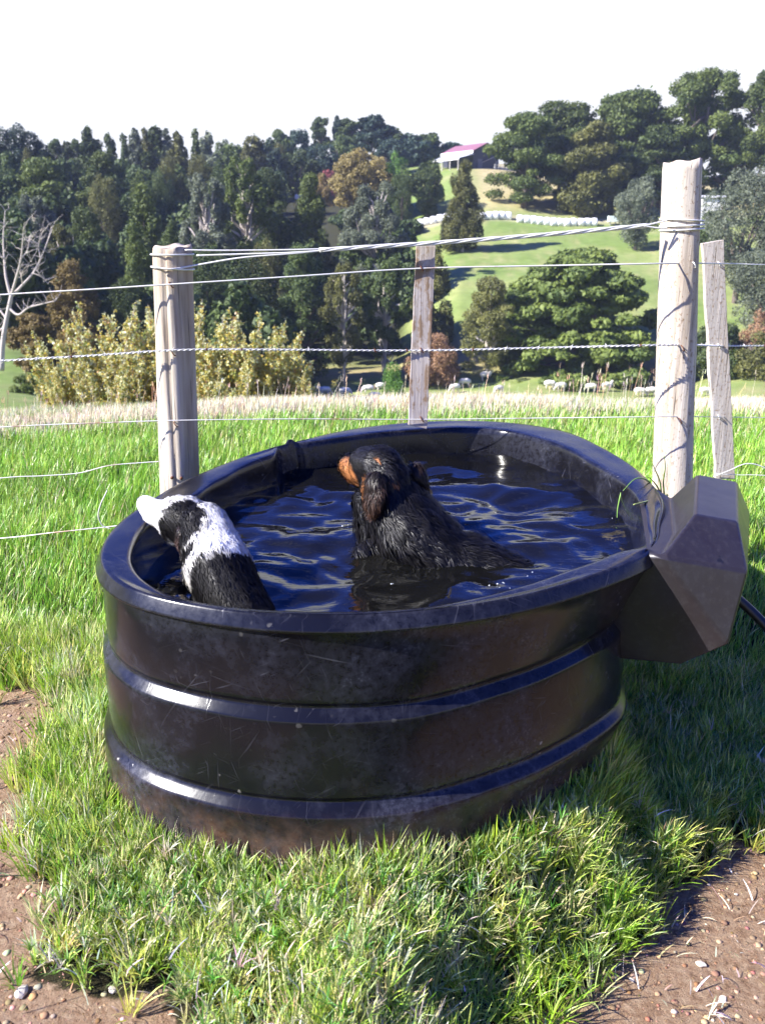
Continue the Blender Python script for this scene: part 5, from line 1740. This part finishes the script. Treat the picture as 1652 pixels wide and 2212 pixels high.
def black_dog():
    n_ = lambda u, v, Y: at(u, v, Y)
    root_loc = Vector((.12, 2.62, WZ - .35))
    root = empty('dog', root_loc)
    tag(root, 'wet black dog with tan muzzle sitting up in the middle of the trough', 'dog')
    sk = n_(822, 1012, 2.56); face = Vector((-.66, .75, -.05)).normalized()
    lat = Vector((0, 0, 1)).cross(face).normalized()         # dog's left
    up = face.cross(lat)
    tip = sk + face * .145 - up * .012
    brow = sk + face * .06
    neck = n_(836, 1052, 2.55); n2 = n_(856, 1102, 2.53)
    sh = n_(888, 1155, 2.50); mid = n_(968, 1204, 2.45); hip = n_(1046, 1222, 2.42); rump = n_(1116, 1236, 2.39)
    Z_ = Vector((0, 0, 1))
    caps = [(sk, .074, brow, .064), (brow - up * .014, .056, sk + face * .11 - up * .020, .048), (sk + face * .11 - up * .020, .048, tip, .040), (sk + face * .03 - up * .050, .040, tip - up * .034 - face * .015, .026),
            (sk - face * .03 - up * .03, .074, neck, .086), (neck, .088, n2, .104), (n2, .106, sh, .124), (sh, .126, mid - Z_ * .01, .092), (mid - Z_ * .01, .094, hip - Z_ * .01, .078), (hip - Z_ * .01, .078, rump - Z_ * .01, .052),
            (rump, .030, n_(1162, 1240, 2.36), .012),
            (n_(905, 1118, 2.53), .072, n_(930, 1160, 2.50), .080), (n_(1010, 1190, 2.46), .06, n_(1050, 1212, 2.44), .055),
            (n_(788, 1082, 2.55), .040, n_(800, 1130, 2.54), .050), (n_(806, 1130, 2.54), .055, n_(836, 1185, 2.52), .080),
            (n_(815, 1185, 2.48), .038, n_(785, 1195, 2.46), .030), (n_(785, 1195, 2.46), .030, n_(766, 1212, 2.44), .020),
            (sh - Vector((.04, -.06, .12)), .05, sh - Vector((.10, -.05, .34)), .028), (sh - Vector((.0, .02, .12)), .05, sh - Vector((.03, .02, .36)), .028),
            (hip - Vector((0, .05, .08)), .06, hip - Vector((.05, .05, .34)), .030), (hip - Vector((0, -.05, .08)), .06, hip - Vector((.05, -.05, .34)), .030)]
    q = face.to_track_quat('X', 'Z')
    ells = [(sk + up * .004, (.078, .066, .068), q), (tip - up * .028 - face * .03, (.045, .026, .012), q)]
    ears = []
    for s in (1, -1):
        e = sk - face * .070 + lat * s * .088 - up * .042
        rq = (Matrix.Rotation(R(12) * s, 3, face) @ q.to_matrix()).to_quaternion()
        ears.append((e + Vector((0, 0, -.004)), rq))
    body, co = blob('body', caps, ells, .0065, 2, None or FUR_SKIN, root, root_loc)
    near = -lat          # side towards the camera
    tanp = [(sk + face * .125 - up * .030 + near * .03, .048), (sk + face * .085 - up * .045 + near * .055, .050), (sk + face * .02 - up * .070 + near * .065, .026), (sk + face * .125 - up * .02 + lat * .03, .046), (sk + face * .090 - up * .035 + lat * .055, .048),
            (n_(774, 1056, 2.50), .028), (sk + face * .058 + up * .045 + near * .026, .012), (sk + face * .058 + up * .045 + lat * .026, .012), (n_(846, 1040, 2.46), .017), (n_(784, 1038, 2.50), .022), (n_(812, 988, 2.50), .009)]
    def colf(p):
        c = np.tile(np.array([.006, .0055, .0065]), (len(p), 1))
        for k, (ctr, r) in enumerate(tanp):
            d = np.linalg.norm(p - np.array(ctr), axis=1) + (vnoise(p[:, 0] * 70, p[:, 2] * 70, 3) - .5) * .016
            w = np.clip((r - d) / (r * .35), 0, 1)[:, None] * (1.0 if k < 5 else .75)
            c = c * (1 - w) + np.array([.26, .105, .038]) * w
        d = np.linalg.norm(p - np.array(tip - up * .01), axis=1)
        return c
    set_col(body.data, colf(co))
    axis_pts = [np.array(v) for v in (tip, sk, neck, sh, mid, hip, rump)]
    def flow(p):
        best = np.full(len(p), 9.); f = np.zeros_like(p)
        for a, b_ in zip(axis_pts[:-1], axis_pts[1:]):
            m = (a + b_) / 2; d = np.linalg.norm(p - m, axis=1) / (np.linalg.norm(b_ - a) + .05)
            k = d < best; best = np.where(k, d, best); f[k] = (b_ - a) / np.linalg.norm(b_ - a)
        f[:, 2] -= .45
        # locks swirl over the shoulders, ear hair hangs
        sw = (vnoise(p[:, 0] * 16, p[:, 2] * 16, 31) - .5) * 2.2
        f[:, 0] += sw * .8; f[:, 2] += (vnoise(p[:, 0] * 15, p[:, 2] * 15, 37) - .5) * 1.2
        near_ear = np.exp(-(np.linalg.norm(p - np.array(sk - face * .03 + near * .094 - up * .056), axis=1) / .06) ** 2)[:, None]
        f = f * (1 - near_ear) + np.array([.05, -.1, -1.0]) * near_ear
        return f
    def ln(p):
        dh = np.linalg.norm(p - np.array(sk + face * .06), axis=1)
        return .007 + .040 * np.clip((dh - .07) / .10, 0, 1)
    fur('fur', body.data, 34000, flow, ln, .0026, colf, FURM, root, root_loc, 5, .30, cs=.020, var=1.3)
    for e, rq in ears:
        ear(root, root_loc, e, rq, (.038, .015, .066), (.011, .0085, .008), (.042, .020, .012), 21, 3000, .030)
    # nose, eyes, mouth
    nz = MB()
    bmn = bmesh.new(); bmesh.ops.create_icosphere(bmn, subdivisions=3, radius=1, matrix=Matrix.Translation(tip + face * .020 + up * .010 - root_loc) @ q.to_matrix().to_4x4() @ Matrix.Diagonal((.013, .017, .012, 1)))
    me = bpy.data.meshes.new('nose'); bmn.to_mesh(me); bmn.free(); me.materials.append(NOSE)
    for p_ in me.polygons: p_.use_smooth = True
    link('nose', me, root)
    for s in (1, -1):
        bmn = bmesh.new(); bmesh.ops.create_icosphere(bmn, subdivisions=3, radius=.0115, matrix=Matrix.Translation(sk + face * .058 + lat * s * .038 + up * .018 - root_loc))
        me = bpy.data.meshes.new('eye'); bmn.to_mesh(me); bmn.free(); me.materials.append(EYE_M)
        for p_ in me.polygons: p_.use_smooth = True
        link('eye', me, root)
    m = MB().tube([tip + face * .016 - up * .018 - root_loc, tip - face * .02 - up * .026 + near * .026 - root_loc, tip - face * .06 - up * .034 + near * .040 - root_loc], .0025, 6)
    m.build('mouth', NOSE, root, True)

FURW = fur_mat('white_black_fur', .55, .15)
black_dog()

def collie():
    n_ = lambda u, v, Y: at(u, v, Y)
    root_loc = Vector((-.40, 2.2, WZ - .35))
    root = empty('dog', root_loc)
    tag(root, 'small black and white dog resting its chin on the left rim of the trough', 'dog')
    nose = n_(309, 1086, 2.435); muz = n_(336, 1107, 2.40); sk = n_(400, 1127, 2.33)
    face = (nose - sk).normalized(); lat = Vector((0, 0, 1)).cross(face).normalized(); up = face.cross(lat)
    neck = n_(440, 1142, 2.27); sh = n_(470, 1216, 2.16); mid = n_(508, 1284, 2.08); hip = n_(554, 1342, 2.01); rump = n_(612, 1380, 1.97)
    D = Vector((0, 0, 1))
    caps = [(sk, .074, sk + face * .04, .062), (sk + face * .05 - up * .004, .050, muz, .040), (muz, .040, nose - face * .012, .028),
            (sk - face * .03, .062, neck, .070), (neck, .072, sh - D * .01, .090), (sh - D * .01, .092, mid - D * .02, .082), (mid - D * .02, .082, hip - D * .03, .070), (hip - D * .03, .070, rump - D * .05, .05),
            (rump - D * .09, .025, rump + Vector((.12, -.05, -.12)), .012),
            (sh - D * .10 + lat * .05, .045, sh - D * .34 + face * .10 + lat * .05, .024), (sh - D * .08 - lat * .05, .045, sh - D * .34 + face * .05, .024),
            (hip - D * .1, .06, hip - D * .34, .028)]
    q = face.to_track_quat('X', 'Z')
    ells = [(sk + up * .006, (.076, .070, .066), q), (muz - up * .030 + face * .01, (.045, .020, .010), q)]
    ears = []
    for s in (1, -1):
        e = sk - face * .082 + lat * s * .076 - up * .006
        rq = (Matrix.Rotation(R(-35), 3, lat) @ Matrix.Rotation(R(18) * s, 3, face) @ q.to_matrix()).to_quaternion()
        ears.append((e, rq))
    body, co = blob('body', caps, ells, .0075, 3, FUR_SKIN2, root, root_loc)
    ax = (hip - sh).normalized()
    near = -lat
    B = np.array([.005, .0045, .005]); Wh = np.array([.78, .76, .72])
    patches = [(n_(394, 1122, 2.27), .074), (n_(412, 1146, 2.235), .074), (n_(372, 1112, 2.32), .036), (n_(430, 1132, 2.24), .042), (n_(412, 1165, 2.22), .050), (n_(424, 1202, 2.16), .056), (n_(440, 1232, 2.10), .050), (sk + lat * .06, .055), (sk + lat * .055 - face * .05, .05),
               (n_(432, 1190, 2.2) + near * .02, .05), (n_(455, 1172, 2.17), .018)]
    A0 = np.array(sh); AX = np.array(ax)
    def colf(p):
        nz = (vnoise(p[:, 0] * 60, p[:, 1] * 60 + p[:, 2] * 50, 9) - .5)
        c = np.tile(Wh, (len(p), 1))
        for ctr, r in patches:
            d = np.linalg.norm(p - np.array(ctr), axis=1) + nz * .030
            w = np.clip((r - d) / .012, 0, 1)[:, None]
            c = c * (1 - w) + B * w
        t = (p - A0) @ AX + nz * .045
        w = np.clip((t - .014) / .012, 0, 1)[:, None]
        c = c * (1 - w) + B * w
        low = np.clip((.60 - p[:, 2]) / .03, 0, 1)[:, None] * .8
        return c * (1 - low) + B * low
    set_col(body.data, colf(co))
    axis_pts = [np.array(v) for v in (nose, sk, neck, sh, mid, hip, rump)]
    def flow(p):
        best = np.full(len(p), 9.); f = np.zeros_like(p)
        for a, b_ in zip(axis_pts[:-1], axis_pts[1:]):
            m = (a + b_) / 2; d = np.linalg.norm(p - m, axis=1) / (np.linalg.norm(b_ - a) + .05)
            k = d < best; best = np.where(k, d, best); f[k] = (b_ - a) / np.linalg.norm(b_ - a)
        f[:, 2] -= .35
        return f
    def ln(p):
        dh = np.linalg.norm(p - np.array(nose), axis=1)
        return .005 + .022 * np.clip((dh - .06) / .14, 0, 1)
    fur('fur', body.data, 24000, flow, ln, .0026, colf, FURW, root, root_loc, 8, .22, cs=.014)
    for e, rq in ears:
        rq2 = (rq.to_matrix() @ Matrix.Rotation(R(60), 3, 'Y')).to_quaternion()
        ear(root, root_loc, e, rq2, (.030, .012, .044), (.020, .014, .013), (.075, .045, .038), 23, 1800, .012)
    def ball(nm, c, r, mat):
        bmn = bmesh.new(); bmesh.ops.create_icosphere(bmn, subdivisions=3, radius=1, matrix=Matrix.Translation(c - root_loc) @ q.to_matrix().to_4x4() @ Matrix.Diagonal((r[0], r[1], r[2], 1)))
        me = bpy.data.meshes.new(nm); bmn.to_mesh(me); bmn.free(); me.materials.append(mat)
        for p_ in me.polygons: p_.use_smooth = True
        link(nm, me, root)
    ball('nose', nose + face * .010 + up * .006, (.010, .013, .010), NOSE)
    for s in (1, -1): ball('eye', sk + face * .060 + lat * s * .030 + up * .020, (.009, .009, .009), EYE_M)
    MB().tube([nose - up * .016 - root_loc, muz - up * .024 + near * .022 - root_loc, muz - face * .03 - up * .026 + near * .034 - root_loc], .0020, 6).build('mouth', NOSE, root, True)
FUR_SKIN2 = fur_mat('short_coat', .5, .3)
collie()

# sheep
WOOL = NB('wool'); WOOL.set(Base_Color=(.70, .66, .56), Roughness=.95); WOOL.bump(WOOL.noise(WOOL.coord(), 14, 4), .8, .04)
SKINF = simple('sheep_face', (.62, .57, .49), .8)
def sheep_proto(kind):
    root = empty('sheep', (0, 0, 0))
    gr = kind == 'grazing'
    caps = [((-.36, 0, .62), .25, (.30, 0, .63), .26), ((.30, 0, .66), .20, (.46, 0, .60 if gr else .80), .15)]
    body, co = blob('body', caps, [((-.1, 0, .66), (.45, .28, .27))], .05, 3, WOOL.m, root)
    if gr: hc, h0 = [((.50, 0, .52), .11, (.66, 0, .28), .075), ((.66, 0, .28), .075, (.70, 0, .16), .055)], Vector((.56, 0, .42))
    else: hc, h0 = [((.46, 0, .84), .12, (.56, 0, .98), .09), ((.56, 0, .98), .09, (.72, 0, .92), .055)], Vector((.54, 0, 1.02))
    ears = [(h0 + Vector((0, s * .13, 0)), (.035, .075, .025)) for s in (-1, 1)]
    blob('head', hc, ears, .025, 2, SKINF, root)
    for x in (-.33, .28):
        for s in (-1, 1):
            MB().tube([Vector((x, s * .14, .48)), Vector((x - .02, s * .14, .26)), Vector((x + .01, s * .13, .02))], [.06, .038, .032], 7).build('leg', SKINF, root, True)
    return root
def copy_tree(o, parent=None):
    c = o.copy(); COL.objects.link(c); c.parent = parent
    for ch in list(o.children): copy_tree(ch, c)
    return c
pg, ps = sheep_proto('grazing'), sheep_proto('standing')
z5 = lambda x, y: (555 + x / 2.764, 555 + y / 2.764)
z6 = lambda x, y: (1054.4 + x / 2.764, 512 + y / 2.764)
flock = [(z5(357, 825), 96, 0, 175, 'first sheep from the poplars, in the far line'), (z5(408, 827), 96, 0, 20, 'second sheep from the poplars, close behind the first'), (z5(527, 835), 94, 0, 5, 'sheep standing alone between the two pairs left of the small green tree'),
         (z5(663, 818), 97, 0, 185, 'sheep left of the small green tree, in the far line'), (z5(742, 805), 99, 0, 10, 'sheep just left of the small green tree crown'), (z5(706, 862), 90, 0, 0, 'nearer sheep in front of the small green tree'),
         (z5(1180, 812), 96, 0, 200, 'sheep right of the flaking batten in the bank shade, lower one'), (z5(1240, 780), 100, 0, 170, 'sheep right of the flaking batten, upper one'), (z5(1365, 738), 107, 1, 5, 'sheep on the crest of the green mound'),
         (z5(1440, 822), 82, 0, 215, 'larger nearer sheep grazing nose down on the green mound'), (z6(365, 908), 92, 0, 0, 'sheep under the big cypress, left of a close pair'), (z6(430, 920), 90, 0, 190, 'sheep under the big cypress, second from the mound'),
         (z6(608, 930), 84, 0, 180, 'sheep half hidden by seed heads in front of the big cypress'), (z6(706, 922), 88, 1, 20, 'small sheep in the gap before the tall post'), (z6(900, 950), 82, 0, 0, 'sheep close to the left side of the tall post'), (z6(966, 952), 82, 0, 180, 'sheep touching the left edge of the tall post'),
         (z6(1290, 950), 80, 0, 5, 'sheep seen between the tall post and the speckled batten'), ((605, 850), 80, 0, 30, 'sheep mostly hidden behind the right end of the poplars')]
for i, ((u, v), Y, st, deg, lab) in enumerate(flock):
    src = ps if st else pg
    o = src if (src is pg and i == 0) or (src is ps and i == 8) else copy_tree(src)
    p = at(u, v, Y)
    # feet on the paddock where the sightline meets it
    best = min(np.arange(58, 116, .5), key=lambda yy: abs(at(u, v, yy).z - gz(at(u, v, yy).x, yy)))
    q = at(u, v, float(best))
    o.location = (q.x, q.y, gz(q.x, q.y)); o.rotation_euler = (0, 0, R(deg)); s_ = best / 95 * 1.12; o.scale = (s_, s_, s_)
    tag(o, lab, 'sheep', 'sheep grazing in the hollow beyond the fence')

# overhanging grass stem on the right rim
def rim_weed():
    root = empty('grass_tuft', flat(1420, 1075, .66))
    tag(root, 'green grass stems leaning over the right rim beside the float box', 'grass tuft')
    o = root.location
    m = MB()
    m.tube(spline([at(1440, 1070, 2.85) - o, at(1420, 1078, 2.75) - o, at(1395, 1084, 2.62) - o, at(1368, 1090, 2.52) - o], 16), [.005 - .0002 * k for k in range(16)], 6)
    m.build('stem', simple('green_stem', (.30, .36, .10), .5), root, True)
    p0 = []
    for (a, b_, c_, d_) in (((1425, 1075), (1400, 1040), (1372, 1034), (1345, 1060)), ((1430, 1075), (1418, 1050), (1405, 1035), (1398, 1030)), ((1434, 1075), (1432, 1040), (1436, 1010), (1434, 985)), ((1428, 1075), (1424, 1040), (1414, 1015), (1408, 1000)), ((1345, 1050), (1338, 1075), (1333, 1100), (1332, 1118))):
        MB().tube(spline([at(*a, 2.86) - o, at(*b_, 2.84) - o, at(*c_, 2.8) - o, at(*d_, 2.75) - o], 14), [.0028 * (1 - .8 * k / 13) + .0004 for k in range(14)], 5).build('blade', simple('green_blade', (.16, .30, .05), .5), root, True)
rim_weed()


# ------------------------------------------------------------------ air between here and the far hills
def haze():
    lo = min(float(ground(np.linspace(-690, 690, 300), np.full(300, y)).min()) for y in np.linspace(-20, 880, 60)) - 3
    m = MB().box((0, 400, (lo + 75) / 2), (1440, 1000, 75 - lo))
    mt = bpy.data.materials.new('air')
    mt.use_nodes = True
    t = mt.node_tree; t.nodes.clear()
    o = t.nodes.new('ShaderNodeOutputMaterial'); v = t.nodes.new('ShaderNodeVolumePrincipled')
    v.inputs['Color'].default_value = (.62, .74, 1.0, 1)
    v.inputs['Density'].default_value = HAZE
    v.inputs['Anisotropy'].default_value = 0.0
    t.links.new(v.outputs[0], o.inputs['Volume'])
    ob = m.build('haze', mt)
    tag(ob, 'thin bluish air over the whole valley', 'haze', kind='stuff')
HAZE = 0.0002
haze()


# ------------------------------------------------------------------ drops and froth on the water
def froth():
    rg = np.random.default_rng(12)
    bm = bmesh.new(); bmesh.ops.create_icosphere(bm, subdivisions=2, radius=1)
    bv = np.array([v.co[:] for v in bm.verts]); bf = np.array([[v.index for v in f.verts] for f in bm.faces]); bm.free()
    V = []; F = []; o = 0
    for (u, v, n, sp) in ((1075, 1266, 6, .018), (745, 1138, 4, .016), (850, 1262, 2, .01), (1105, 952, 3, .03), (1140, 1236, 2, .02), (1250, 1140, 2, .08)):
        p = flat(u, v, WZ)
        for k in range(n):
            r = rg.uniform(.0009, .0026)
            x, y = p.x + rg.normal(0, sp), p.y + rg.normal(0, sp)
            V.append(bv * np.array([r, r, r * .7]) + np.array([x, y, WZ + .003])); F.append(bf + o); o += len(bv)
    b = NB('froth'); b.set(Base_Color=(.75, .78, .80), Roughness=.08)
    ob = link('foam', np_mesh('foam', np.concatenate(V), tris=np.concatenate(F), mat=b.m, smooth=True))
    tag(ob, 'tiny bubbles and drops scattered over the trough water round the dogs', 'foam', kind='stuff')
froth()
